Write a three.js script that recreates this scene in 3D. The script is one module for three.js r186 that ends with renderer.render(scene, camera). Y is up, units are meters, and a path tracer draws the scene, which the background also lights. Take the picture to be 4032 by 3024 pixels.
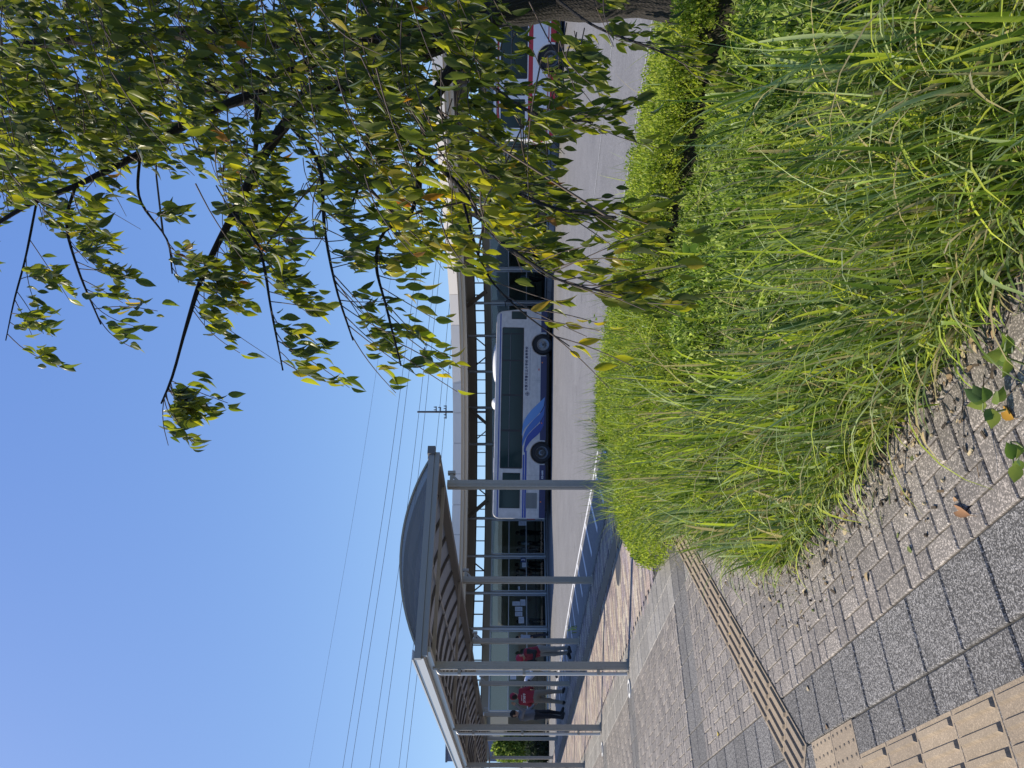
import * as THREE from 'three';
import { mergeGeometries } from 'three/addons/utils/BufferGeometryUtils.js';
import { MarchingCubes } from 'three/addons/objects/MarchingCubes.js';
import { ImprovedNoise } from 'three/addons/math/ImprovedNoise.js';
import { TextGeometry } from 'three/addons/geometries/TextGeometry.js';
import { FontLoader } from 'three/addons/loaders/FontLoader.js';

// ---------------------------------------------------------------- camera, sky, sun, exposure
const EYE = 1.55, FOC = 3080, HOR = 2035;
const scene = new THREE.Scene();
const camera = new THREE.PerspectiveCamera(52.29, 4 / 3, 0.05, 900);
camera.position.set(0, EYE, 0);
camera.up.set(1, 0, 0);                                   // the phone was held on its side: the world's up lies to the picture's left
camera.lookAt(0, EYE + 100 * Math.tan(0.0062), -100);

const SUN = new THREE.Vector3(-0.862, 0.93, -0.507).normalize();
const SKY_GAIN = 0.82;
{
  const W = 512, H = 256, d = new Float32Array(W * H * 4);
  for (let r = 0; r < H; r++) for (let c = 0; c < W; c++) {
    const el = ((r + 0.5) / H - 0.5) * Math.PI, az = ((c + 0.5) / W - 0.5) * 2 * Math.PI;
    const y = Math.sin(el), x = Math.cos(az) * Math.cos(el), z = Math.sin(az) * Math.cos(el);
    const g = Math.acos(Math.min(1, Math.max(-1, x * SUN.x + y * SUN.y + z * SUN.z)));
    const h = Math.max(0, y), k = 1 - Math.exp(-h * 3.6), k2 = Math.exp(-h * 16);
    let R = 0.35 + (0.082 - 0.35) * k, G = 0.62 + (0.2 - 0.62) * k, B = 0.96 + (0.61 - 0.96) * k;
    R += 0.16 * k2; G += 0.14 * k2; B += 0.02 * k2;
    const glow = Math.exp(-g * 2.4), m = Math.exp(-g * 6.5);
    R += 0.28 * glow + 1.4 * m; G += 0.3 * glow + 1.35 * m; B += 0.3 * glow + 1.2 * m;
    if (y < 0) { const f = Math.exp(y * 14); R = 0.16 + (R - 0.16) * f; G = 0.17 + (G - 0.17) * f; B = 0.18 + (B - 0.18) * f; }
    d.set([R * SKY_GAIN, G * SKY_GAIN, B * SKY_GAIN, 1], (r * W + c) * 4);
  }
  const t = new THREE.DataTexture(d, W, H, THREE.RGBAFormat, THREE.FloatType);
  t.mapping = THREE.EquirectangularReflectionMapping; t.magFilter = THREE.LinearFilter; t.needsUpdate = true;
  scene.background = t; scene.environment = t;
}
const sun = new THREE.DirectionalLight(new THREE.Color().setRGB(1, 0.9, 0.74), 5);
sun.position.copy(SUN).multiplyScalar(80); sun.castShadow = true;
Object.assign(sun.shadow.camera, { left: -45, right: 45, top: 45, bottom: -45, near: 1, far: 200 });
sun.shadow.mapSize.set(4096, 4096);
sun.target.position.set(0, 0, -18);
scene.add(sun, sun.target);

const renderer = new THREE.WebGLRenderer({ antialias: true });
renderer.toneMapping = THREE.LinearToneMapping;
renderer.toneMappingExposure = 1.3;
renderer.shadowMap.enabled = true;
renderer.setSize(1024, 768);

// ---------------------------------------------------------------- helpers
function rng(a) { return () => { a = (a + 0x6d2b79f5) | 0; let t = Math.imul(a ^ (a >>> 15), 1 | a); t = (t + Math.imul(t ^ (t >>> 7), 61 | t)) ^ t; return ((t ^ (t >>> 14)) >>> 0) / 4294967296; }; }
const V3 = (x, y, z) => new THREE.Vector3(x, y, z);
const rad = (a) => a * Math.PI / 180;
const lerp = (a, b, k) => a + (b - a) * k;
const TH = rad(34.4), CS = Math.cos(TH), SN = Math.sin(TH);
const ST = (s, t, y = 0) => V3(CS * t - SN * s, y, -(SN * t + CS * s));     // along the pavement's joints: s away from the viewer, t to the right
const toST = (x, z) => [-SN * x - CS * z, CS * x - SN * z];
const at = (x, y, d) => V3((1512 - y) / FOC * d, EYE + (HOR - x) / FOC * d, -d);   // a place in the photograph at a known distance
const atd = (x, y, d) => at(x * 1.8228, y * 1.8228, d);
const noise = new ImprovedNoise();
const taken = {};
function numbered(n) { const k = taken[n] = (taken[n] ?? -1) + 1; return k ? n + '_' + String(k).padStart(3, '0') : n; }
function tag(o, label, category, group, kind) { Object.assign(o.userData, { label, category }); if (group) o.userData.group = group; if (kind) o.userData.kind = kind; return o; }
function thing(name, label, category, pos = V3(0, 0, 0), turn = 0, group) {
  const o = new THREE.Group(); o.name = numbered(name); o.position.copy(pos); o.rotation.y = turn; scene.add(o);
  return tag(o, label, category, group);
}
function put(name, g, m, parent = scene, pos, rot) {
  if (Array.isArray(g)) g = merge(g);
  const o = new THREE.Mesh(g, m); o.name = parent === scene ? numbered(name) : name; o.castShadow = o.receiveShadow = true;
  if (pos) o.position.copy(pos); if (rot) o.rotation.set(...rot);
  parent.add(o); return o;
}
function struct(name, g, m) { const o = put(name, g, m); o.userData.kind = 'structure'; return o; }
function merge(list) {
  const l = list.map((g) => { g = g.index ? g.toNonIndexed() : g; for (const k of Object.keys(g.attributes)) if (!['position', 'normal', 'uv'].includes(k)) g.deleteAttribute(k); if (!g.attributes.uv) g.setAttribute('uv', new THREE.Float32BufferAttribute(new Float32Array(g.attributes.position.count * 2), 2)); if (!g.attributes.normal) g.computeVertexNormals(); return g; });
  return mergeGeometries(l);
}
const box = (w, h, d, x = 0, y = 0, z = 0) => new THREE.BoxGeometry(w, h, d).translate(x, y, z);
function bar(a, b, w, h = w, roll) {                                      // a square bar from a to b
  const d = b.clone().sub(a), g = new THREE.BoxGeometry(w, d.length(), h);
  const q = new THREE.Quaternion().setFromUnitVectors(V3(0, 1, 0), d.clone().normalize());
  if (roll !== undefined) g.rotateY(roll);
  return g.applyQuaternion(q).translate((a.x + b.x) / 2, (a.y + b.y) / 2, (a.z + b.z) / 2);
}
function rod(a, b, r0, r1 = r0, n = 8) {
  const d = b.clone().sub(a), g = new THREE.CylinderGeometry(r1, r0, d.length(), n, 1);
  return g.applyQuaternion(new THREE.Quaternion().setFromUnitVectors(V3(0, 1, 0), d.clone().normalize())).translate((a.x + b.x) / 2, (a.y + b.y) / 2, (a.z + b.z) / 2);
}
// a box whose top edges are chamfered, base at y = 0, uv in metres with an offset
function slab(w, h, d, c = 0.004, u0 = 0, v0 = 0) {
  const P = [], U = [], a = w / 2, b = d / 2, q = (p0, p1, p2, p3) => { for (const p of [p0, p1, p2, p0, p2, p3]) { P.push(...p); U.push(p[0] + u0, p[2] + v0); } };
  const T = [[-a + c, h, -b + c], [-a + c, h, b - c], [a - c, h, b - c], [a - c, h, -b + c]], M = [[-a, h - c, -b], [-a, h - c, b], [a, h - c, b], [a, h - c, -b]], B = [[-a, 0, -b], [-a, 0, b], [a, 0, b], [a, 0, -b]];
  q(...T); for (let i = 0; i < 4; i++) { const j = (i + 1) % 4; q(M[i], M[j], T[j], T[i]); q(B[i], B[j], M[j], M[i]); }
  const g = new THREE.BufferGeometry(); g.setAttribute('position', new THREE.Float32BufferAttribute(P, 3)); g.setAttribute('uv', new THREE.Float32BufferAttribute(U, 2)); g.computeVertexNormals(); return g;
}
function taper(pts, r0, r1, n = 7, seg = 0, wob = 0, R = Math.random) {   // a round tapered limb through points
  const c = new THREE.CatmullRomCurve3(pts), k = seg || Math.max(4, pts.length * 4), P = [], N = [], U = [], I = [], f = c.computeFrenetFrames(k, false), L = c.getLength();
  for (let i = 0; i <= k; i++) {
    const p = c.getPointAt(i / k), r = (r1 + (r0 - r1) * Math.pow(1 - i / k, r0 > 0.02 ? 1.3 : 1)) * (1 + wob * (noise.noise(p.x * 5, p.y * 5, p.z * 5)));
    for (let j = 0; j <= n; j++) {
      const a = j / n * 2 * Math.PI, d = f.normals[i].clone().multiplyScalar(Math.cos(a)).addScaledVector(f.binormals[i], Math.sin(a));
      P.push(p.x + d.x * r, p.y + d.y * r, p.z + d.z * r); N.push(d.x, d.y, d.z); U.push(j / n, L * i / k);
      if (i < k && j < n) { const q = i * (n + 1) + j; I.push(q, q + 1, q + n + 1, q + 1, q + n + 2, q + n + 1); }
    }
  }
  const g = new THREE.BufferGeometry(); g.setAttribute('position', new THREE.Float32BufferAttribute(P, 3)); g.setAttribute('normal', new THREE.Float32BufferAttribute(N, 3)); g.setAttribute('uv', new THREE.Float32BufferAttribute(U, 2)); g.setIndex(I); return g;
}
function poly(points, y) {                                               // a flat horizontal sheet, points = Vector3, facing up
  const sh = new THREE.Shape(points.map((p) => new THREE.Vector2(p.x, -p.z))), g = new THREE.ShapeGeometry(sh); g.rotateX(-Math.PI / 2);
  const q = g.attributes.position, u = g.attributes.uv; for (let i = 0; i < q.count; i++) { u.setXY(i, q.getX(i), q.getZ(i)); if (typeof y === 'number') q.setY(i, y); } return g;
}
const shapeOf = (pts) => new THREE.Shape(pts.map(([x, y]) => new THREE.Vector2(x, y)));
const ext = (shape, depth, bevel = 0) => new THREE.ExtrudeGeometry(shape, { depth, bevelEnabled: bevel > 0, bevelSize: bevel, bevelThickness: bevel, bevelSegments: 2, curveSegments: 10 });
function tex(w, h, f, srgb = false) {                                    // computed texture: f(x, y) -> [r, g, b] in 0..1
  const d = new Uint8Array(w * h * 4);
  for (let y = 0; y < h; y++) for (let x = 0; x < w; x++) { const v = f(x, y), i = (y * w + x) * 4; d[i] = v[0] * 255; d[i + 1] = v[1] * 255; d[i + 2] = v[2] * 255; d[i + 3] = 255; }
  const t = new THREE.DataTexture(d, w, h); t.wrapS = t.wrapT = THREE.RepeatWrapping; t.magFilter = THREE.LinearFilter; if (srgb) t.colorSpace = THREE.SRGBColorSpace; t.needsUpdate = true; return t;
}
function rep(t, u, v = u) { const c = t.clone(); c.repeat.set(u, v); c.needsUpdate = true; return c; }
const col = (r, g, b) => new THREE.Color().setRGB(r, g, b);
const std = (r, g, b, o = {}) => new THREE.MeshStandardMaterial({ color: col(r, g, b), roughness: 0.7, ...o });
const phy = (r, g, b, o = {}) => new THREE.MeshPhysicalMaterial({ color: col(r, g, b), roughness: 0.7, ...o });

// ---------------------------------------------------------------- computed textures
function speck(seed, lo, hi, share, soft) {                              // stone chips: mostly dark binder with pale grains of a few sizes
  const R = rng(seed), n = 512, a = new Float32Array(n * n).fill(lo);
  for (let i = 0; i < n * n; i++) a[i] = lo * (0.6 + 0.8 * R());
  for (let k = 0; k < share; k++) {
    const x = R() * n | 0, y = R() * n | 0, v = lo + (hi - lo) * Math.pow(R(), 1.3), rx = 0.8 + R() * 2.0, ry = 0.8 + R() * 2.0;
    for (let j = -3; j <= 3; j++) for (let i = -3; i <= 3; i++) if ((i / rx) ** 2 + (j / ry) ** 2 < 1) a[((y + j + n) % n) * n + (x + i + n) % n] = v * (0.85 + 0.3 * R());
  }
  return tex(n, n, (x, y) => { const m = 1 + soft * noise.noise(x / 70, y / 70, seed), v = Math.min(1, a[y * n + x] * m); return [v, v, v]; });
}
const T_GRANITE = speck(11, 0.13, 1.0, 26000, 0.14), T_PAVER = speck(12, 0.3, 1.0, 15000, 0.16), T_ASPHALT = speck(13, 0.3, 1.0, 15000, 0.16), T_TACT = speck(14, 0.62, 0.95, 9000, 0.1);
const T_BLOTCH = tex(256, 256, (x, y) => { const a = x / 256 * 2 * Math.PI, b = y / 256 * 2 * Math.PI, v = 0.82 + 0.14 * noise.noise(Math.cos(a) * 2, Math.sin(a) * 2 + 3, Math.cos(b) * 2 + Math.sin(b) * 3.1) + 0.07 * noise.noise(Math.cos(a) * 7, Math.sin(a) * 7, Math.sin(b) * 7 + Math.cos(b) * 5); return [v, v, v]; });
const T_ROAD = (() => {                                                     // 12 m of worn asphalt: chips, soft stains, tyre tracks and seams
  const R = rng(61), n = 1024, p = 2 * Math.PI / n, f = new Float32Array(n * n);
  for (let i = 0; i < n * n; i++) f[i] = 0.5 + 0.38 * (R() - 0.5) + (R() < 0.16 ? 0.3 * R() : 0);
  const spots = [...Array(26).keys()].map(() => [R() * n, R() * n, 4 + 16 * R() * R(), 0.7 + 0.2 * R()]), cr = [...Array(5).keys()].map(() => [R() * n, R() * n, R() * 6.28]);
  const seam = new Uint8Array(n * n); for (const [x0, y0, a] of cr) { let x = x0, y = y0, d = a; for (let k = 0; k < 420; k++) { d += (R() - 0.5) * 0.5; x += Math.cos(d); y += Math.sin(d); seam[((y | 0) & 1023) * n + ((x | 0) & 1023)] = 1; } }
  return tex(n, n, (x, y) => {
    const A = Math.cos(x * p), B = Math.sin(x * p), C = Math.cos(y * p), D = Math.sin(y * p); let v = f[y * n + x];
    v *= 1 + 0.13 * noise.noise(A * 1.6 + C, B * 1.6 + 4, D * 1.7) + 0.09 * noise.noise(A * 5 + 9, B * 5 + C * 3, D * 5);
    for (const [sx, sy, r, k] of spots) { const dx = x - sx, dy = y - sy; if (dx * dx + dy * dy < r * r) v *= k; }
    if (seam[y * n + x]) v *= 0.55; return [v, v, v];
  });
})();
const T_BARK = tex(256, 256, (x, y) => { const v = 0.55 + 0.3 * noise.noise(x / 9, y / 40, 2) + 0.25 * noise.noise(x / 3, y / 5, 7); return [v, v, v]; });

// ---------------------------------------------------------------- the ground, road and pavement
const roadY = (x) => Math.max(-0.36, Math.min(-0.09, -0.165 - 0.016 * (x + 1.4)));
struct('ground', new THREE.PlaneGeometry(1600, 1600).rotateX(-Math.PI / 2).translate(0, -0.46, -100), std(0.16, 0.155, 0.14, { roughness: 0.95 }));
{
  const P = [], U = [], I = [], xs = [-60, -30, -14, -6.1, -4, 0, 4, 8, 10.8, 14, 30, 60], zs = []; for (let z = 8; z >= -60; z -= 4) zs.push(z);
  xs.forEach((x, i) => zs.forEach((z, j) => { P.push(x, roadY(x), z); U.push(x, z); if (i < xs.length - 1 && j < zs.length - 1) { const q = i * zs.length + j; I.push(q, q + zs.length, q + 1, q + zs.length, q + zs.length + 1, q + 1); } }));
  const g = new THREE.BufferGeometry(); g.setAttribute('position', new THREE.Float32BufferAttribute(P, 3)); g.setAttribute('uv', new THREE.Float32BufferAttribute(U, 2)); g.setIndex(I); g.computeVertexNormals();
  struct('road', g, std(0.3, 0.295, 0.295, { map: rep(T_ROAD, 1 / 12), roughness: 0.9, bumpMap: rep(T_ROAD, 1 / 12), bumpScale: 0.012 }));
}
function stripe(pts, w) {                                                // a painted line on the road through points of ST
  const P = [], I = [], U = []; const c = []; for (let i = 0; i < pts.length - 1; i++) for (let k = 0; k < 12; k++) c.push(pts[i].clone().lerp(pts[i + 1], k / 12)); c.push(pts.at(-1));
  c.forEach((p, i) => { const d = (c[i + 1] ?? p).clone().sub(c[i - 1] ?? p).normalize(), n = V3(-d.z, 0, d.x); for (const e of [-0.5, 0.5]) { const q = p.clone().addScaledVector(n, e * w); P.push(q.x, roadY(q.x) + 0.006, q.z); U.push(q.x, q.z); } if (i) { const q = i * 2; I.push(q - 2, q - 1, q, q - 1, q + 1, q); } });
  const g = new THREE.BufferGeometry(); g.setAttribute('position', new THREE.Float32BufferAttribute(P, 3)); g.setAttribute('uv', new THREE.Float32BufferAttribute(U, 2)); g.setIndex(I); g.computeVertexNormals(); return g;
}
const PAINT = std(0.74, 0.74, 0.74, { map: rep(T_BLOTCH, 0.9), roughness: 0.75, side: THREE.DoubleSide });
const PAINT_WORN = std(0.62, 0.62, 0.61, { map: rep(T_ASPHALT, 0.9), roughness: 0.8, side: THREE.DoubleSide });
{
  const line = struct('road_marking', stripe([ST(12, 8.35), ST(14, 8.2), ST(16, 8.07), ST(36, 8.07)], 0.13), PAINT);
  for (let k = -2; k < 14; k++) { const s = 15.15 + 1.33 * k; put('hatch_line', stripe([ST(s - 0.03, 8.0), ST(s - 1.25, 6.72)], 0.13), PAINT, line); }
  struct('lane_line', stripe([ST(0, 9.92), ST(10.6, 9.94)], 0.085), PAINT_WORN);
  struct('lane_line', stripe([ST(2, 13.96), ST(10, 13.96), ST(13.2, 13.9), ST(14.4, 13.3)], 0.09), PAINT_WORN);
}

// pieces of the pavement lie in a frame turned along its joints: x = t, z = -s
const pave = new THREE.Group(); pave.name = 'pavement'; pave.rotation.y = TH; pave.userData.kind = 'structure'; scene.add(pave);
const BEDDING = std(0.045, 0.044, 0.042, { roughness: 1 });
put('bedding', box(12, 0.3, 42, -0.16, -0.162, -19), BEDDING, pave);
const M_GRAN = [0.31, 0.345, 0.28, 0.375].map((v) => std(v * 1.02, v * 0.98, v * 0.93, { map: rep(T_GRANITE, 1.5), roughness: 0.82, bumpMap: rep(T_GRANITE, 1.5), bumpScale: 0.002 }));
const M_PAV = [[0.43, 0.385, 0.335], [0.48, 0.425, 0.37], [0.38, 0.34, 0.3], [0.51, 0.455, 0.395]].map((c) => std(...c, { map: rep(T_PAVER, 1.3), roughness: 0.7, bumpMap: rep(T_PAVER, 1.3), bumpScale: 0.0015 }));
const M_PALE = [0.47, 0.53, 0.43].map((v) => std(v * 1.06, v, v * 0.9, { map: rep(T_PAVER, 1.3), roughness: 0.7 }));
const M_TACT = [[0.4, 0.315, 0.215], [0.36, 0.285, 0.2], [0.43, 0.34, 0.235]].map((c) => std(...c, { map: rep(T_TACT, 1.6), roughness: 0.8, bumpMap: rep(T_TACT, 1.6), bumpScale: 0.001 }));
const R0 = rng(5);
const inPath = (s, t) => { const a = (t - s + 3.95) / Math.SQRT2; return Math.abs(a) < 0.13 && s > 4.5 && s < 9.3; };
const G_TILE = [0, 1, 2, 3, 4, 5].map((k) => slab(0.292, 0.03, 0.292, 0.006, k * 0.37, k * 0.71));
const G_BRICK = [0, 1, 2, 3, 4, 5].map((k) => slab(0.0935, 0.03, 0.1935, 0.005, k * 0.37, k * 0.29));
const inPave = (s, t) => s > 1.0 && !(t > 1.86 && t < 6 && s < 9.0 && t > bedEdge(s) + 0.1);
function bedEdge(s) { const E = [[0, 1.6], [4.2, 1.62], [5.6, 2.35], [7.2, 3.3], [8.6, 4.1], [9.2, 5.2], [9.4, 6.2]]; for (let i = 1; i < E.length; i++) if (s < E[i][0]) return lerp(E[i - 1][1], E[i][1], (s - E[i - 1][0]) / (E[i][0] - E[i - 1][0])); return 9; }
const pieces = { pale: [], tile: [], brick: [], half: [] };
const onT1 = (t) => t < 1.075, cross = (s) => { const k = ((s - 6.98) % 3.9 + 3.9) % 3.9; return s > 5 && k < 0.6; };
for (let i = 0; i < 120; i++) for (let j = -14; j < 11; j++) {           // large square tiles: the band with the guide path, cross bands and the band at the posts
  const s = 0.97 + i * 0.3 + 0.15, t = 0.175 + j * 0.3 + 0.15;
  if (t > 3.1 || s > 37) continue;
  const band = t < 1.075 && t > -3.2 && (t > 0.17 || s > 4), post = t > 2.57 && t < 3.2, cr = cross(s);
  if (!(band || post || cr) || !inPave(s, t)) continue;
  if (t < -0.8) continue;
  if (Math.abs(t - 0.475) < 0.1 && s < 4.4) continue;
  pieces[post && !(cr && s < 8) ? 'pale' : 'tile'].push([s, t, 0]);
}
const small = (s, t) => t > 1.075 && t < 2.57 && s > 1.0 && s < 26 && inPave(s, t) && !cross(s);
for (let a = 0; a < 250; a++) for (let b = 0; b < 15; b++) {             // herringbone of small pavers between the bands, half pavers along its borders
  const s = 1 + a * 0.1 + 0.05, t = 1.075 + b * 0.1 + 0.05, r = ((a - b) % 4 + 4) % 4;
  if (!small(s, t)) continue;
  const mate = r === 0 ? [0.1, 0] : r === 1 ? [-0.1, 0] : r === 3 ? [0, 0.1] : [0, -0.1];
  if (!small(s + mate[0], t + mate[1])) pieces.half.push([s, t, 0]);
  else if (r === 0) pieces.brick.push([s + 0.05, t, 0]); else if (r === 3) pieces.brick.push([s, t + 0.05, 1]);
}
function lay(list, name, geos, mats, most) {
  const vis = (p) => { const w = ST(p[0], p[1]); const d = -w.z, u = w.x / d, v = EYE / d; return (d < 1.3 || v > 0.8 || Math.abs(u) > 0.56) ? 99 : d; };
  list.sort((p, q) => vis(p) - vis(q));
  const kept = list.filter((p) => vis(p) < 60);
  kept.slice(0, most).forEach((p) => { const o = put(name, geos[R0() * geos.length | 0], mats[R0() * mats.length | 0], pave, V3(p[1], -0.03 + (R0() - 0.5) * 0.0025, -p[0]), [(R0() - 0.5) * 0.008, p[2] ? Math.PI / 2 : 0, (R0() - 0.5) * 0.008]); });
  const rest = kept.slice(most); if (!rest.length) return;
  const per = mats.map(() => []); rest.forEach((p) => per[R0() * mats.length | 0].push(p));
  per.forEach((l, k) => {
    const im = new THREE.InstancedMesh(geos[k % geos.length], mats[k], l.length); im.name = name + 's'; im.userData.kind = 'stuff';
    const m = new THREE.Matrix4(); l.forEach((p, i) => im.setMatrixAt(i, m.makeRotationY(p[2] ? Math.PI / 2 : 0).setPosition(p[1], -0.03 + (R0() - 0.5) * 0.002, -p[0]))); pave.add(im);
  });
}
lay(pieces.tile, 'tile', G_TILE, M_GRAN, 240);
lay(pieces.pale, 'tile', G_TILE, M_PALE, 50);
lay(pieces.brick, 'paver', G_BRICK, M_PAV, 255);
lay(pieces.half, 'paver', [slab(0.0935, 0.03, 0.0935, 0.005), slab(0.0935, 0.03, 0.0935, 0.005, 0.4, 0.2)], M_PAV, 40);
{ // long brown pavers under the shelter, and the kerb stones along the road
  const g = slab(0.296, 0.03, 0.096, 0.003), cols = [[0.3, 0.22, 0.2], [0.22, 0.165, 0.165], [0.36, 0.28, 0.235], [0.26, 0.205, 0.225], [0.18, 0.145, 0.15], [0.4, 0.33, 0.28]], L = [];
  for (let i = 0; i < 285; i++) for (let j = 0; j < 10; j++) { const s = 8.6 + i * 0.1, t = 3.18 + j * 0.3 + (i % 2) * 0.15 - 0.1; if (t < 5.75 && t > 3.1 && inPave(s, t) && Math.abs(t - 4.9) > 0.26) L.push([s, t]); }
  const im = new THREE.InstancedMesh(g, std(1, 1, 1, { map: rep(T_PAVER, 1.3), roughness: 0.8 }), L.length), m = new THREE.Matrix4(), c = new THREE.Color(); im.name = 'brown_pavers'; im.userData.kind = 'stuff';
  L.forEach(([s, t], i) => { im.setMatrixAt(i, m.makeTranslation(t, -0.03 + (R0() - 0.5) * 0.002, -s)); const q = cols[R0() * cols.length | 0], f = 2.35 * (0.85 + 0.3 * R0()); im.setColorAt(i, c.setRGB(q[0] * f, q[1] * f * 1.06, q[2] * f * 0.98)); });
  pave.add(im);
  const ks = []; for (let k = 0; k < 60; k++) ks.push(slab(0.2, 0.5, 0.592, 0.018).translate(5.95, -0.497, -(0.5 + k * 0.6)));
  struct('kerb', ks, std(0.36, 0.355, 0.34, { map: rep(T_PAVER, 1.1), roughness: 0.85 })).rotation.y = TH;
}
// raised guide tiles for the blind
function frustum(w, d, h, c) { const g = slab(w, h, d, 0.0001); const p = g.attributes.position; for (let i = 0; i < p.count; i++) if (p.getY(i) > h * 0.5) { p.setX(i, p.getX(i) - Math.sign(p.getX(i)) * c); p.setZ(i, p.getZ(i) - Math.sign(p.getZ(i)) * c); } g.computeVertexNormals(); return g; }
const G_GUIDE = [0, 1, 2].map((k) => merge([slab(0.296, 0.036, 0.296, 0.002, k * 0.3, k), ...[0, 1, 2, 3].map((i) => frustum(0.034, 0.268, 0.012, 0.006).translate(-0.1125 + i * 0.075, 0.036, 0))]));
const G_WARN = merge([slab(0.296, 0.036, 0.296, 0.002), ...[...Array(25).keys()].map((i) => new THREE.CylinderGeometry(0.006, 0.0115, 0.0055, 6).translate(-0.12 + (i % 5) * 0.06, 0.0385, -0.12 + (i / 5 | 0) * 0.06))]);
for (let k = 0; k < 11; k++) { const s = 3.72 - k * 0.3; if (s > 1.1) put('guide_tile', G_GUIDE[k % 3], M_TACT[R0() * 3 | 0], pave, V3(0.475, -0.034 + (R0() - .5) * 0.002, -s)); }
for (let i = 0; i < 2; i++) for (let j = 0; j < 2; j++) put('warning_tile', G_WARN, M_TACT[(i + j) % 3], pave, V3(0.325 + i * 0.3, -0.0335, -(4.02 + j * 0.3)));
for (let k = 0; k < 23; k++) { const l = 0.42 + k * 0.3, t = 0.5 + l / Math.SQRT2 - 0.02, s = 4.45 + l / Math.SQRT2; put('guide_tile', G_GUIDE[k % 3], M_TACT[R0() * 3 | 0], pave, V3(t, -0.028 + (R0() - .5) * 0.0015, -s), [0, -Math.PI / 4, 0]); }
{ const im = new THREE.InstancedMesh(G_WARN, M_TACT[1], 92), m = new THREE.Matrix4(); im.name = 'shelter_warning_tiles'; im.userData.kind = 'stuff'; for (let k = 0; k < 92; k++) im.setMatrixAt(k, m.makeTranslation(4.9, -0.034, -(9.3 + k * 0.3))); pave.add(im); }
const bedPts = []; for (let s = 0; s <= 9.4; s += 0.4) bedPts.push([s, bedEdge(s)]);
struct('soil', poly([ST(-3, 1.8), ...bedPts.map(([s, t]) => ST(s, t + 0.12)), ST(9.4, 5.84), ST(-3, 5.84)], 0.004), std(0.05, 0.042, 0.03, { map: rep(T_PAVER, 2), roughness: 1 }));

for (const [s, t, l] of [[11.22, 2.62, 'white round drain cover at the foot of the nearest downpipe post'], [15.4, 2.55, 'white round drain cover at the foot of the second downpipe post']]) {
  const o = thing('drain_cover', l, 'drain cover', ST(s, t, -0.012), TH);
  put('lid', new THREE.CylinderGeometry(0.115, 0.12, 0.026, 28).translate(0, 0.013, 0), std(0.72, 0.71, 0.68, { roughness: 0.5 }), o);
  put('rim', new THREE.TorusGeometry(0.117, 0.007, 6, 28).rotateX(Math.PI / 2).translate(0, 0.022, 0), std(0.4, 0.4, 0.39, { roughness: 0.5 }), o);
  put('slot', [-2, -1, 0, 1, 2].map((i) => box(0.13, 0.004, 0.008, 0, 0.0275, i * 0.024)), std(0.15, 0.15, 0.15), o);
}
{ const o = thing('manhole_cover', 'dark round manhole cover in the brown paving under the shelter', 'manhole cover', ST(11.45, 4.45, -0.008), TH);
  put('lid', new THREE.CylinderGeometry(0.27, 0.27, 0.014, 32).translate(0, 0.007, 0), std(0.07, 0.065, 0.06, { roughness: 0.5, metalness: 0.4 }), o);
  put('rim', new THREE.TorusGeometry(0.275, 0.012, 6, 32).rotateX(Math.PI / 2).translate(0, 0.008, 0), std(0.12, 0.11, 0.1, { roughness: 0.6 }), o); }

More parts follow.
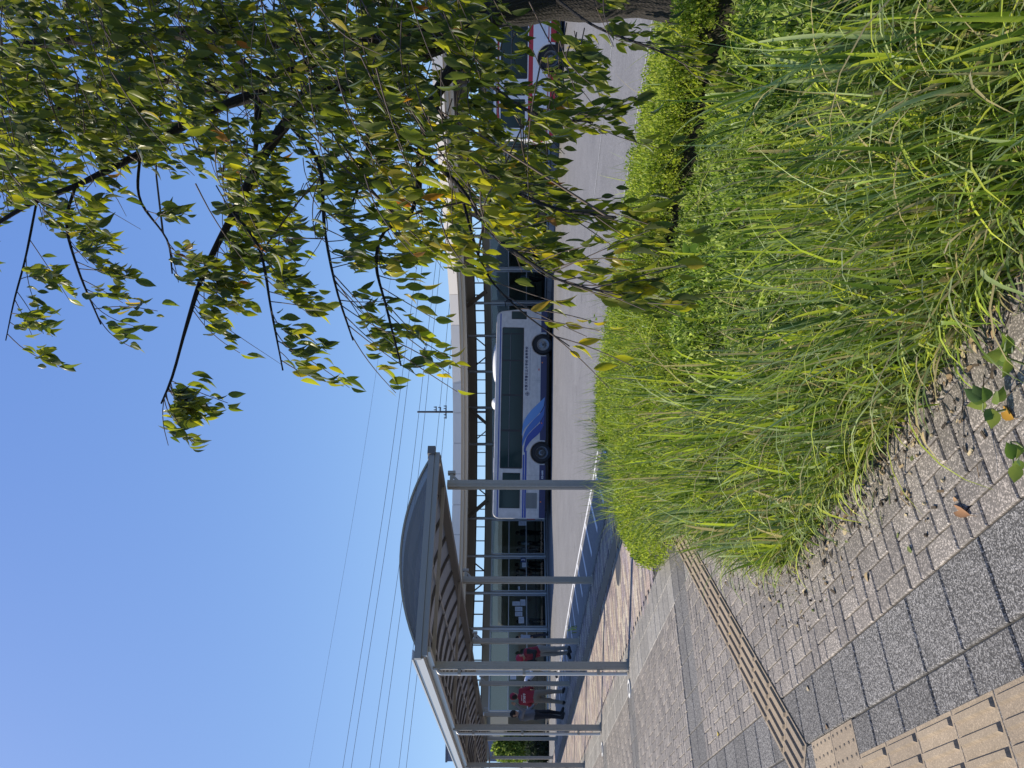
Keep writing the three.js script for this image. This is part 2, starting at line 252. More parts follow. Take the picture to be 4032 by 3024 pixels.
// ---------------------------------------------------------------- the bus shelter
const STEEL = std(0.4, 0.37, 0.325, { roughness: 0.45, metalness: 0.25, map: rep(T_BLOTCH, 1, 3) }), STEEL_L = std(0.5, 0.5, 0.49, { roughness: 0.4, metalness: 0.3 }), BROWN = std(0.13, 0.122, 0.115, { roughness: 0.55 });
const SMOKE = phy(0.27, 0.3, 0.35, { transmission: 0.6, roughness: 0.97, thickness: 0, side: THREE.DoubleSide }), SMOKE_D = phy(0.36, 0.38, 0.43, { transmission: 0.8, roughness: 0.2, thickness: 0 });
{
  const sh = thing('bus_shelter', 'long grey steel bus shelter with arched smoked roof and slim square posts', 'bus shelter', V3(0, 0, 0), TH);
  const S0 = 10.4, S1 = 37.4, TL = 2.9, TR = 5.75, Y0 = 2.85, RISE = 0.33, tm = (TL + TR) / 2, hw = (TR - TL) / 2, RR = (hw * hw + RISE * RISE) / (2 * RISE), A = Math.asin(hw / RR);
  const arc = (k, lift = 0) => { const a = lerp(-A, A, k); return [tm + (RR + lift) * Math.sin(a), Y0 + RISE - RR + (RR + lift) * Math.cos(a)]; };
  const BOLT = new THREE.CylinderGeometry(0.008, 0.008, 0.02, 6), CLIP = box(0.085, 0.04, 0.062);
  for (let k = 0; k < 7; k++) for (const left of [1, 0]) {
    const s = 11.22 + 4.25 * k, t = left ? 2.92 : 5.73, w = left ? 0.095 : 0.115, h = left ? 2.72 : 2.66;
    const p = put('post', [box(w, h, w, t, h / 2, -s), box(0.006, h, 0.03, t - w / 2 - 0.003, h / 2, -s), box(0.03, h, 0.006, t, h / 2, -s + w / 2 + 0.003)], STEEL, sh);
    put('base_plate', box(w + 0.07, 0.014, w + 0.07, t, 0.009, -s), STEEL, p);
    for (const i of [-1, 1]) for (const j of [-1, 1]) put('bolt', BOLT, STEEL_L, p, V3(t + i * (w / 2 + 0.02), 0.024, -s + j * (w / 2 + 0.02)));
    if (left) {
      const dp = put('downpipe', [rod(V3(t - 0.105, 0.02, -s - 0.005), V3(t - 0.105, 2.56, -s - 0.005), 0.024, 0.024, 10), taper([V3(t - 0.105, 2.55, -s - 0.005), V3(t - 0.1, 2.62, -s), V3(t - 0.04, 2.66, -s), V3(t + 0.02, 2.67, -s)], 0.024, 0.024, 10)], STEEL_L, sh);
      for (const y of [0.42, 1.45, 2.35]) put('pipe_bracket', CLIP, STEEL, dp, V3(t - 0.085, y, -s));
    } else put('bracket', [box(0.2, 0.05, 0.05, t + 0.11, 2.6, -s), bar(V3(t + 0.2, 2.62, -s), V3(t + 0.05, 2.48, -s), 0.035), box(0.05, 0.12, 0.08, t + 0.21, 2.6, -s)], STEEL, sh);
    if (left) put('cross_tie', box(TR - TL - 0.1, 0.05, 0.05, tm, 2.72, -s), STEEL, sh);
  }
  // the two eaves
  put('gutter', [box(0.09, 0.13, S1 - S0, TL - 0.06, Y0 - 0.02, -(S0 + S1) / 2), box(0.13, 0.02, S1 - S0 + 0.02, TL - 0.06, Y0 + 0.056, -(S0 + S1) / 2)], STEEL_L, sh);
  put('eave_beam', box(0.075, 0.1, S1 - S0 - 0.1, TL + 0.03, Y0 - 0.115, -(S0 + S1) / 2), STEEL_L, sh);
  put('eave_beam', [box(0.14, 0.13, S1 - S0, TR, Y0 - 0.08, -(S0 + S1) / 2)], BROWN, sh);
  put('eave_beam', box(0.1, 0.06, S1 - S0, TR + 0.05, Y0 + 0.02, -(S0 + S1) / 2), STEEL, sh);
  put('gable_beam', [box(TR - TL + 0.24, 0.085, 0.09, tm, Y0 - 0.015, -S0 + 0.03), box(TR - TL + 0.16, 0.075, 0.08, tm, Y0 - 0.098, -S0 + 0.02)], std(0.27, 0.265, 0.255, { roughness: 0.45, metalness: 0.2 }), sh);
  put('gable_cap', box(0.13, 0.115, 0.11, TR + 0.1, Y0 - 0.01, -S0 + 0.05), BROWN, sh);
  { const pts = []; for (let i = 0; i <= 20; i++) pts.push(arc(i / 20)); pts.push([TR, Y0 - 0.02], [TL, Y0 - 0.02]); put('gable_panel', ext(shapeOf(pts), 0.008).translate(0, 0, -S0 - 0.01), SMOKE_D, sh); }
  { const pts = []; for (let i = 0; i <= 20; i++) pts.push(arc(i / 20, 0.012)); for (let i = 20; i >= 0; i--) pts.push(arc(i / 20, -0.012)); put('gable_edge', ext(shapeOf(pts), 0.05).translate(0, 0, -S0), std(0.3, 0.28, 0.22, { roughness: 0.5 }), sh); }
  // ribs under the roof, purlins between them and the smoked sheets on top
  const ribPts = []; for (let i = 0; i <= 16; i++) ribPts.push(arc(i / 16, -0.012)); for (let i = 16; i >= 0; i--) ribPts.push(arc(i / 16, -0.062));
  const ribG = ext(shapeOf(ribPts), 0.045), sheetPts = []; for (let i = 0; i <= 16; i++) sheetPts.push(arc(i / 16, 0.0)); for (let i = 16; i >= 0; i--) sheetPts.push(arc(i / 16, -0.006));
  const sheetG = ext(shapeOf(sheetPts), 0.846), purG = box(0.05, 0.035, 0.8);
  for (let k = 0; k * 0.85 < S1 - S0; k++) {
    const s = S0 + 0.3 + k * 0.85;
    put('rib', ribG, BROWN, sh, V3(0, 0, -s));
    if (s + 0.85 > S1 + 0.3) continue;
    put('roof_sheet', sheetG, SMOKE, sh, V3(0, 0, -s - 0.848));
    for (const q of [0.22, 0.5, 0.78]) { const [t, y] = arc(q, -0.04); put('purlin', purG, STEEL_L, sh, V3(t, y, -s - 0.425), [0, 0, -lerp(-A, A, q)]); }
  }
}

// ---------------------------------------------------------------- the bus terminal building, an arc of glazed bays under a curved canopy
const GLASS = phy(0.62, 0.7, 0.72, { transmission: 1, roughness: 0.0, thickness: 0, ior: 1.5 }), FRAME = std(0.42, 0.45, 0.49, { roughness: 0.45, metalness: 0.3 });
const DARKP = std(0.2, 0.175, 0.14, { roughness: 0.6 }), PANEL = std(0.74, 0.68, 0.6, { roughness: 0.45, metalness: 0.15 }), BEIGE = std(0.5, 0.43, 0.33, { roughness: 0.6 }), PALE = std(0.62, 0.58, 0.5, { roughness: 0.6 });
const YP = -0.05;
const POSTS = [[2810, 38.6], [2640, 39.8], [2476, 41], [2336, 42.3], [2190, 43.4], [2041, 44.2], [1893, 44.8], [1749, 45.1], [1605, 45.1], [1463, 44.8], [1322, 44.1], [1193, 43], [1060, 41.8], [930, 40.4], [797, 39], [648, 38], [500, 37.2], [340, 36.6], [150, 36], [-60, 35.6]].map(([y, d]) => at(HOR, y, d).setY(0));
{
  const tb = thing('bus_terminal', 'low curved bus terminal hall with glazed bays, clerestory strip and deep pale canopy', 'bus terminal');
  const N = POSTS.length, nrm = POSTS.map((p, i) => { const d = POSTS[Math.min(N - 1, i + 1)].clone().sub(POSTS[Math.max(0, i - 1)]).normalize(); return V3(-d.z, 0, d.x); });   // towards the road
  nrm.forEach((n, i) => { if (n.z < 0) n.negate(); });
  const off = (i, o, y) => POSTS[i].clone().addScaledVector(nrm[i], o).setY(y);
  const strip = (o0, y0, o1, y1, lo = 0, hi = N - 1) => { const P = [], U = [], I = []; for (let i = lo; i <= hi; i++) { const a = off(i, o0, y0), b = off(i, o1, y1); P.push(...a.toArray(), ...b.toArray()); U.push(i * 2, 0, i * 2, 1); if (i > lo) { const q = (i - lo) * 2; I.push(q - 2, q - 1, q, q - 1, q + 1, q); } } const g = new THREE.BufferGeometry(); g.setAttribute('position', new THREE.Float32BufferAttribute(P, 3)); g.setAttribute('uv', new THREE.Float32BufferAttribute(U, 2)); g.setIndex(I); g.computeVertexNormals(); return g; };
  const ring = (o0, o1, y0, y1, lo, hi) => merge([strip(o0, y0, o0, y1, lo, hi), strip(o1, y1, o1, y0, lo, hi), strip(o0, y1, o1, y1, lo, hi), strip(o1, y0, o0, y0, lo, hi)]);
  // platform and its kerb
  const DS = { side: THREE.DoubleSide };
  put('platform', ring(1.05, -9, -0.5, YP), std(0.3, 0.3, 0.3, { roughness: 0.85, map: rep(T_PAVER, 1), ...DS }), tb);
  for (let i = 0; i < N - 1; i++) for (let k = 0; k < 3; k++) { const a = off(i, 1.13, 0).lerp(off(i + 1, 1.13, 0), k / 3 + 0.006), b = off(i, 1.13, 0).lerp(off(i + 1, 1.13, 0), (k + 1) / 3 - 0.006); put('kerb_stone', bar(a.setY(-0.23), b.setY(-0.23), 0.19, 0.38, 0), std(0.3, 0.3, 0.3, { roughness: 0.8 }), tb); }
  // hall: floor, back wall, low roof
  put('back_wall', ring(-6.5, -6.6, YP, 2.05), std(0.42, 0.36, 0.28, { roughness: 0.8, ...DS }), tb);
  put('back_glazing', strip(-6.55, 2.05, -6.55, 3.27), phy(0.24, 0.25, 0.25, { transmission: 0.5, roughness: 0.95, thickness: 0, ...DS }), tb);
  put('hall_roof', ring(-0.12, -6.7, 3.27, 3.36), std(0.5, 0.48, 0.44, DS), tb);
  put('bench', ring(-4.6, -5.0, 0.38, 0.44, 1, 18), std(0.12, 0.1, 0.08, DS), tb);
  put('signboard', ring(-6.2, -6.3, 1.7, 2.5, 3, 9), std(0.55, 0.48, 0.32, DS), tb);
  // canopy: soffit, roof skin, gutter strips and the row of fascia panels
  const FS = [[2640, 35.6], [2560, 36], [2465, 36.9], [2345, 37.8], [2225, 38.6], [2106, 39.2], [1988, 39.6], [1866, 39.9], [1745, 40.05], [1626, 40.05], [1508, 39.8], [1397, 39.3], [1280, 38.7], [1160, 37.8], [1040, 36.6], [900, 35.1], [760, 33.7], [600, 32.2], [450, 31], [300, 30.2], [140, 29.6], [-40, 29]].map(([y, d]) => at(HOR, y, d).setY(0));
  const fn = FS.map((p, i) => { const d = FS[Math.min(FS.length - 1, i + 1)].clone().sub(FS[Math.max(0, i - 1)]).normalize(); const n = V3(-d.z, 0, d.x); if (n.z < 0) n.negate(); return n; });
  const seg = (i, o0, o1, y0, y1, gap = 0) => { // a curved block between fascia seams i and i + 1
    const a = FS[i].clone().lerp(FS[i + 1], gap), b = FS[i + 1].clone().lerp(FS[i], gap), na = fn[i], nb = fn[i + 1], P = [];
    const c = (p, n, o, y) => [p.x + n.x * o, y, p.z + n.z * o];
    const A = [c(a, na, o0, y0), c(a, na, o1, y0), c(a, na, o1, y1), c(a, na, o0, y1)], B = [c(b, nb, o0, y0), c(b, nb, o1, y0), c(b, nb, o1, y1), c(b, nb, o0, y1)];
    const q = (...p) => P.push(...p[0], ...p[1], ...p[2], ...p[0], ...p[2], ...p[3]);
    for (let k = 0; k < 4; k++) { const m = (k + 1) % 4; q(A[k], A[m], B[m], B[k]); } q(A[3], A[2], A[1], A[0]); q(B[0], B[1], B[2], B[3]);
    const g = new THREE.BufferGeometry(); g.setAttribute('position', new THREE.Float32BufferAttribute(P, 3)); g.computeVertexNormals(); return g;
  };
  const G = [[], [], []];
  for (let i = 0; i < FS.length - 1; i++) { put('fascia_panel', seg(i, -0.12, 0, 4.4, 4.82, 0.006), new THREE.MeshStandardMaterial({ ...{}, color: PANEL.color, roughness: 0.45, metalness: 0.15, side: THREE.DoubleSide }), tb); G[0].push(seg(i, -0.5, -0.12, 4.24, 4.42)); G[1].push(seg(i, -0.85, -0.5, 4.08, 4.3)); G[2].push(seg(i, -0.9, -0.12, 4.42, 4.79)); }
  const two = (m) => { const c = m.clone(); c.side = THREE.DoubleSide; return c; };
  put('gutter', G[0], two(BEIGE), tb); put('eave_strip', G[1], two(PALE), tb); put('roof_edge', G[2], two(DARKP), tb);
  { // soffit and roof skin between the fascia line and a line behind the posts
    const P = [], I = [], M = 40; for (let k = 0; k <= M; k++) { const f = k / M, i = f * (FS.length - 1), a = Math.min(FS.length - 2, i | 0), p = FS[a].clone().lerp(FS[a + 1], i - a), j = f * (N - 1), b = Math.min(N - 2, j | 0), q = POSTS[b].clone().lerp(POSTS[b + 1], j - b); const n = nrm[b]; q.addScaledVector(n, -2.6); p.addScaledVector(fn[a], -0.5);
      P.push(p.x, 4.3, p.z, q.x, 4.32, q.z, p.x, 4.78, p.z, q.x, 4.6, q.z); if (k) { const o = k * 4; I.push(o - 4, o - 3, o, o - 3, o + 1, o, o - 2, o + 2, o - 1, o - 1, o + 2, o + 3, o - 3, o - 1, o + 1, o - 1, o + 3, o + 1); } }
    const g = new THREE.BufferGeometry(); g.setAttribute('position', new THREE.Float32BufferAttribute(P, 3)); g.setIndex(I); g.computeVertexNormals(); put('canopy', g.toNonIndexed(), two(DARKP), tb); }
  // bays
  for (let i = 0; i < N; i++) put('post', rod(POSTS[i].clone().setY(YP), POSTS[i].clone().setY(4.3), 0.085, 0.085, 14), FRAME, tb);
  for (let i = 0; i < N - 1; i++) {
    const a = POSTS[i], b = POSTS[i + 1], d = b.clone().sub(a), L = d.length(), n = nrm[i].clone().add(nrm[i + 1]).normalize();
    const g = new THREE.Group(); g.name = 'glazed_bay'; g.position.copy(a.clone().add(b).multiplyScalar(0.5)); g.rotation.y = Math.atan2(-d.z, d.x); tb.add(g);
    const w = L - 0.26, ys = [0.0, 1.03, 1.99, 2.94];
    put('frame', [...ys.map((y, k) => box(w, k % 3 ? 0.045 : 0.065, 0.06, 0, y, 0)), box(0.055, 3, 0.06, -w / 2, 1.47, 0), box(0.055, 3, 0.06, w / 2, 1.47, 0)], FRAME, g);
    for (let k = 0; k < 3; k++) put('pane', box(w - 0.055, ys[k + 1] - ys[k] - 0.05, 0.008, 0, (ys[k] + ys[k + 1]) / 2, 0), GLASS, g);
    put('header_panel', box(L - 0.16, 0.33, 0.07, 0, 3.145, 0), std(0.25, 0.225, 0.175, { roughness: 0.6 }), g);
    const cl = put('clerestory_frame', [box(L - 0.16, 0.05, 0.07, 0, 3.335, 0), box(L - 0.16, 0.06, 0.07, 0, 3.85, 0), ...(i % 2 ? [-0.26, 0.1] : [-0.1, 0.27]).map((f) => box(0.05, 0.47, 0.06, f * L, 3.59, 0))], std(0.1, 0.085, 0.07, { roughness: 0.6 }), g);
    put('upper_beam', box(L - 0.16, 0.42, 0.06, 0, 4.09, 0), std(0.3, 0.27, 0.22), g);
  }
  // thin and thick braces that carry the canopy behind the clerestory
  for (let i = 2; i < N - 2; i++) { const thick = i % 3 === 2, f = i % 2 ? 0.45 : -0.45, a = off(i, -0.45, 4.25), b = POSTS[i].clone().lerp(POSTS[i + (f > 0 ? 1 : -1)], Math.abs(f)).addScaledVector(nrm[i], thick ? 0.4 : -0.4).setY(thick ? 3.2 : 3.12); put('brace', bar(thick ? off(i, 0.4, 4.28) : a, b, thick ? 0.17 : 0.055), DARKP, tb); }
}
function cjk(ctx, ch, x, y, s) { ctx.beginPath(); for (const st of KANJI[ch] ?? []) st.forEach(([a, b], i) => ctx[i ? 'lineTo' : 'moveTo'](x + a * s / 100, y + b * s / 100)); ctx.stroke(); }
const S = (t) => t.split('|').map((l) => l.split(' ').map((p) => p.split(',').map(Number)));
const KANJI = { 中: S('18,25 82,25 82,62 18,62 18,25|50,5 50,98'), 部: S('28,3 28,14|8,16 52,16|20,22 24,38|42,20 36,38|4,42 56,42|12,54 12,92 48,92 48,54 12,54|66,8 66,98|66,8 92,8 80,36 94,60 84,72 72,68'), 大: S('8,34 92,34|50,4 48,36 30,72 8,94|52,36 70,72 94,94'), 学: S('25,4 32,20|48,2 52,18|76,4 66,20|10,40 10,26 90,26 90,40|28,42 70,42 50,56|52,54 54,92 40,96|8,68 92,68'), 春: S('14,14 86,14|20,28 80,28|6,42 94,42|48,2 40,42 8,74|56,40 94,72|30,56 30,98 70,98 70,56 30,56|30,76 70,76'), 日: S('24,6 76,6 76,96 24,96 24,6|24,50 76,50'), 丘: S('78,6 26,16|26,14 26,88|26,44 84,44|66,44 66,88|4,90 96,90'), 校: S('4,28 42,28|23,4 23,98|22,32 4,66|26,40 40,58|46,20 96,20|70,4 70,20|58,28 46,46|82,28 94,44|84,44 66,78 42,98|54,46 72,78 96,96'), 高: S('50,2 50,14|8,16 92,16|30,26 70,26 70,42 30,42 30,26|12,98 12,52 88,52 88,96|34,64 66,64 66,84 34,84 34,64'), 等: S('20,4 10,22|18,12 44,12|30,14 34,24|64,4 54,22|62,12 90,12|74,14 80,24|20,34 80,34|50,26 50,48|6,48 94,48|10,64 92,64|66,52 66,94 54,96|30,72 40,84'), '・': S('46,50 54,50') };

// ---------------------------------------------------------------- buses
const font = await new FontLoader().loadAsync('fonts/droid/droid_sans_bold.typeface.json');
const textG = (s, size, depth = 0.004) => { const g = new TextGeometry(s, { font, size, depth, curveSegments: 3, bevelEnabled: false }); g.computeBoundingBox(); const b = g.boundingBox; return g.translate(-(b.min.x + b.max.x) / 2, -(b.min.y + b.max.y) / 2, 0); };
const BLACK = std(0.012, 0.012, 0.014, { roughness: 0.5 }), RUBBER = std(0.018, 0.018, 0.019, { roughness: 0.85 }), BGLASS = phy(0.012, 0.03, 0.032, { roughness: 0.06, specularIntensity: 0.55 });
function makeBus(name, label, white, paint, skirtCol, red) {
  const bus = thing(name, label, 'bus');
  const XF = 3.37, XR = -1.98, WY = 0.475, AR = 0.6, Z = 1.25;
  const arch = (sh, y0) => { for (const x of [XR, XF]) { const a = Math.acos(Math.min(1, (y0 - WY) / -AR)) ; const dx = Math.sqrt(Math.max(0, AR * AR - (y0 - WY) ** 2)); sh.lineTo(x - dx, y0); sh.absarc(x, WY, AR, Math.PI + Math.asin((WY - y0) / AR), -Math.asin((WY - y0) / AR), true); } };
  const body = new THREE.Shape(); body.moveTo(-5.1, 0.36); arch(body, 0.36); body.lineTo(5.05, 0.36); body.lineTo(5.14, 0.6); body.lineTo(5.12, 1.3); body.lineTo(4.98, 2.5); body.quadraticCurveTo(4.9, 2.72, 4.7, 2.74); body.lineTo(-4.9, 2.74); body.quadraticCurveTo(-5.1, 2.72, -5.12, 2.5); body.closePath();
  put('body', new THREE.ExtrudeGeometry(body, { depth: 2 * Z - 0.12, bevelEnabled: true, bevelSize: 0.06, bevelThickness: 0.06, bevelSegments: 3, curveSegments: 16 }).translate(0, 0, -Z + 0.06), white, bus);
  put('underbody', [box(9.6, 0.34, 2.1, 0, 0.34, 0), box(9.9, 1.7, 2.2, 0, 1.3, 0)], BLACK, bus);
  const flat = (shape, z, depth = 0.005) => new THREE.ExtrudeGeometry(shape, { depth, bevelEnabled: false, curveSegments: 14 }).translate(0, 0, z);
  const rc = (x0, x1, y0, y1, r = 0.05) => { const s = new THREE.Shape(); s.moveTo(x0 + r, y0); s.lineTo(x1 - r, y0); s.quadraticCurveTo(x1, y0, x1, y0 + r); s.lineTo(x1, y1 - r); s.quadraticCurveTo(x1, y1, x1 - r, y1); s.lineTo(x0 + r, y1); s.quadraticCurveTo(x0, y1, x0, y1 - r); s.lineTo(x0, y0 + r); s.quadraticCurveTo(x0, y0, x0 + r, y0); return s; };
  const sk = new THREE.Shape(); sk.moveTo(-5.12, 0.31); arch(sk, 0.31); sk.lineTo(5.1, 0.31); sk.lineTo(5.16, 0.57); sk.lineTo(XF + 0.555, 0.57); sk.lineTo(XF + 0.57, 0.475); const sk1 = sk;
  const skirt = []; for (const [x0, x1] of [[-5.12, XR - 0.6], [XR + 0.6, XF - 0.6], [XF + 0.6, 5.13]]) skirt.push(flat(shapeOf([[x0, 0.28], [x1, 0.28], [x1, red ? 0.5 : 0.575], [x0, red ? 0.5 : 0.575]]), Z, 0.012));
  put('skirt', skirt, skirtCol, bus);
  put('seam', [box(3.9, 0.008, 0.004, 0.7, 0.74, Z + 0.002), box(2.2, 0.008, 0.004, -3.9, 0.74, Z + 0.002), ...[-0.6, 1.55, -3.1, -4.75].map((x) => box(0.008, 0.85, 0.004, x, 1.0, Z + 0.002))], std(0.25, 0.26, 0.28), bus);
  for (const x of [XR, XF]) for (const side of [1, -1]) {
    const g = new THREE.Group(); g.name = 'wheel'; g.position.set(x, WY, side * (Z - 0.17)); bus.add(g);
    const prof = [[0.3, -0.12], [0.4, -0.135], [0.455, -0.11], [0.475, -0.05], [0.475, 0.05], [0.455, 0.11], [0.4, 0.135], [0.3, 0.12]].map(([r, y]) => new THREE.Vector2(r, y));
    put('tyre', new THREE.LatheGeometry(prof, 40).rotateX(Math.PI / 2), RUBBER, g);
    const rimP = (x === XF ? [[0.02, 0.13], [0.11, 0.13], [0.13, 0.09], [0.22, 0.07], [0.27, 0.12], [0.3, 0.12]] : [[0.02, 0.06], [0.13, 0.06], [0.14, -0.02], [0.21, -0.04], [0.25, 0.03], [0.28, 0.11], [0.3, 0.12]]).map(([r, y]) => new THREE.Vector2(r, y));
    put('rim', new THREE.LatheGeometry(rimP, 36).rotateX(Math.PI / 2), std(0.22, 0.23, 0.24, { roughness: 0.45, metalness: 0.6, side: THREE.DoubleSide }), g);
    put('hub', [new THREE.CylinderGeometry(0.07, 0.09, 0.06, 14).rotateX(Math.PI / 2).translate(0, 0, 0.1), ...[...Array(10).keys()].map((k) => new THREE.CylinderGeometry(0.016, 0.016, 0.05, 6).rotateX(Math.PI / 2).translate(0.165 * Math.cos(k * 0.628), 0.165 * Math.sin(k * 0.628), x === XF ? 0.1 : 0.0))], std(0.05, 0.055, 0.06, { roughness: 0.5 }), g);
    if (side < 0) g.rotation.y = Math.PI;
  }
  // glazing on the side that shows: a black band, each window its panes
  put('window_band', flat(rc(-2.78, 4.2, 1.42, 2.5, 0.07), Z), BLACK, bus);
  for (const [x0, x1] of [[3.9, 4.15], [2.57, 3.84], [0.86, 2.5], [-0.88, 0.77], [-2.72, -0.98]]) {
    const w = new THREE.Group(); w.name = 'window'; bus.add(w); const xm = lerp(x0, x1, 0.48), z = Z + 0.006;
    put('pane', flat(rc(x0, x1, 1.47, 2.05, 0.05), z), BGLASS, w);
    if (x1 - x0 < 0.5) { put('pane', flat(rc(x0, x1, 2.07, 2.46, 0.04), z), BGLASS, w); continue; }
    put('pane', flat(rc(x0, xm - 0.008, 2.1, 2.46, 0.04), z), BGLASS, w); put('pane', flat(rc(xm + 0.008, x1, 2.1, 2.46, 0.04), z), BGLASS, w);
    put('slide_rail', box(x1 - x0, 0.016, 0.008, (x0 + x1) / 2, 2.085, z + 0.006), std(0.16, 0.17, 0.18), w);
  }
  for (const [x0, x1, y0, y1] of [[-3.42, -2.98, 1.5, 2.36], [-4.68, -3.56, 1.5, 2.5], [4.62, 5.02, 1.3, 2.05]]) { const w = put('window', flat(rc(x0, x1, y0, y1, 0.04), Z), BLACK, bus); put('pane', flat(rc(x0 + 0.03, x1 - 0.03, y0 + 0.03, y1 - 0.03, 0.03), Z + 0.006), BGLASS, w); }
  put('rear_window', box(0.02, 0.75, 1.7, -5.19, 1.95, 0), BGLASS, bus);
  for (const z of [-1.05, 1.05]) put('tail_lamp', box(0.03, 0.4, 0.16, -5.19, 0.95, z), std(0.35, 0.02, 0.02, { roughness: 0.25 }), bus);
  put('windscreen', bar(V3(5.2, 1.2, 0), V3(5.06, 2.45, 0), 0.02, 2.3), BGLASS, bus);
  put('grille', box(0.75, 0.55, 0.012, -4.3, 0.95, Z + 0.006), std(0.2, 0.21, 0.2), bus);
  put('grille_slat', [...Array(9).keys()].map((k) => box(0.7, 0.018, 0.008, -4.3, 0.72 + k * 0.058, Z + 0.014)), std(0.09, 0.09, 0.085), bus);
  put('mirror', [bar(V3(5.2, 2.35, 1.15), V3(5.5, 2.4, 1.35), 0.03), new THREE.SphereGeometry(0.12, 12, 8).scale(0.6, 1.4, 0.9).translate(5.5, 2.2, 1.36)], BLACK, bus);
  put('marker_lamp', [[2.45, 0.5], [-0.55, 0.5], [-4.35, 0.5]].map(([x, y]) => new THREE.CylinderGeometry(0.03, 0.03, 0.02, 10).rotateX(Math.PI / 2).translate(x, y, Z + 0.018)), std(0.8, 0.2, 0.02, { roughness: 0.3 }), bus);
  put('reflector', box(0.1, 0.05, 0.012, 2.1, 0.66, Z + 0.008), std(0.5, 0.03, 0.02, { roughness: 0.3 }), bus);
  for (const [x, l] of [[2.6, 2.1], [0.5, 0.6]]) put('roof_unit', new THREE.SphereGeometry(1, 24, 10, 0, Math.PI * 2, 0, Math.PI / 2).scale(l / 2, 0.2, 0.75).translate(x, 2.8, 0), std(0.8, 0.8, 0.78, { roughness: 0.4 }), bus);
  put('roof_hatch', box(0.7, 0.06, 0.7, -2.6, 2.83, 0), white, bus);
  if (red) {
    put('stripe', [flat(shapeOf([[-5.12, 1.2], [5.1, 1.2], [5.1, 1.38], [-5.12, 1.38]]), Z, 0.004), flat(shapeOf([[-5.1, 2.56], [4.9, 2.56], [4.9, 2.64], [-5.1, 2.64]]), Z, 0.004)], paint[0], bus);
    put('thin_stripe', skirt.map((g) => g.clone().scale(1, 0.16, 1).translate(0, 0.52, 0)), paint[0], bus);
    return bus;
  }
  // livery: roof line, waist stripes, three blue waves, name and emblem
  put('stripe', [flat(shapeOf([[-5.1, 2.555], [4.9, 2.555], [4.9, 2.61], [-5.1, 2.61]]), Z, 0.004), flat(shapeOf([[-5.12, 1.315], [-2.1, 1.315], [-2.1, 1.39], [-5.12, 1.39]]), Z, 0.004), flat(shapeOf([[-5.12, 1.2], [-1.9, 1.2], [-1.9, 1.29], [-5.12, 1.29]]), Z, 0.004)], paint[2], bus);
  const P = (px, py) => [5.2 - (1560 + py / 2.884 - 1207) / 80.9, (2171.5 - (1780 + px / 2.884)) / 80.9];
  const wave = (pts, m, z) => { const s = new THREE.Shape(); const q = pts.map(([a, b]) => new THREE.Vector2(...P(a, b))); s.moveTo(q[0].x, q[0].y); s.splineThru(q.slice(1)); s.closePath(); put('wave', flat(s, Z, z), m, bus); };
  wave([[1048, 22], [985, 85], [900, 170], [840, 250], [806, 320], [795, 400], [793, 470], [815, 400], [880, 320], [990, 205], [1035, 125]], paint[0], 0.013);
  wave([[1048, 118], [1010, 195], [920, 285], [850, 375], [815, 450], [798, 520], [797, 590], [822, 520], [870, 440], [990, 310], [1040, 225]], paint[1], 0.0145);
  wave([[1045, 232], [1005, 310], [910, 405], [850, 480], [825, 560], [815, 640], [835, 660], [845, 600], [900, 520], [985, 440], [1035, 350]], paint[2], 0.016);
  { const c = document.createElement('canvas'); c.width = 1024; c.height = 160; const x = c.getContext('2d'); x.fillStyle = '#b5b2ae'; x.fillRect(0, 0, 1024, 160); x.strokeStyle = x.fillStyle = '#10163a'; x.lineWidth = 8.5; x.lineCap = 'round';
    [...'中部大学春日丘中学校・高等学校'].reduce((p, ch) => { const w = ch === '・' ? 22 : 62; cjk(x, ch, p + (ch === '・' ? -18 : 0), 22, 56); return p + w; }, 128);
    x.font = '26px serif'; x.fillText('CHUBU UNIVERSITY HARUHIGAOKA JUNIOR & SENIOR HIGH SCHOOL', 128, 128, 880);
    x.save(); x.translate(64, 74); x.lineWidth = 7; for (let k = 0; k < 4; k++) { x.rotate(Math.PI / 4); x.beginPath(); x.moveTo(-44, 0); x.lineTo(44, 0); x.stroke(); if (k % 2) for (const e of [-1, 1]) { x.beginPath(); x.moveTo(e * 36, -15); x.lineTo(e * 26, 0); x.lineTo(e * 36, 15); x.stroke(); } } x.restore();
    const t = new THREE.CanvasTexture(c); t.colorSpace = THREE.SRGBColorSpace; put('lettering', new THREE.PlaneGeometry(2.54, 0.4).translate(2.0, 1.2, Z + 0.005), new THREE.MeshStandardMaterial({ map: t, roughness: 0.35 }), bus); }
  put('fleet_number', textG('XD-646', 0.09).translate(-3.05, 0.43, Z + 0.012), std(0.7, 0.7, 0.7), bus);
  return bus;
}
const WHITE = phy(0.56, 0.535, 0.51, { roughness: 0.4, clearcoat: 0.4, clearcoatRoughness: 0.15, map: rep(T_BLOTCH, 0.35) });
const bus1 = makeBus('school_bus', 'white and blue school bus parked at the terminal kerb, three blue waves on its side', WHITE, [phy(0.1, 0.24, 0.5, { roughness: 0.35 }), phy(0.045, 0.13, 0.38, { roughness: 0.35 }), phy(0.018, 0.05, 0.26, { roughness: 0.35 })], phy(0.012, 0.02, 0.085, { roughness: 0.35 }), false);
bus1.position.set(-1.55, -0.165, -39.55); bus1.rotation.set(0, rad(7.7), -0.017);
const RED = phy(0.42, 0.012, 0.03, { roughness: 0.35 });
const bus2 = makeBus('city_bus', 'white bus with red belt stripe and red skirt seen behind the tree branches', phy(0.7, 0.71, 0.73, { roughness: 0.35, clearcoat: 0.6 }), [RED, RED, RED], RED, true);
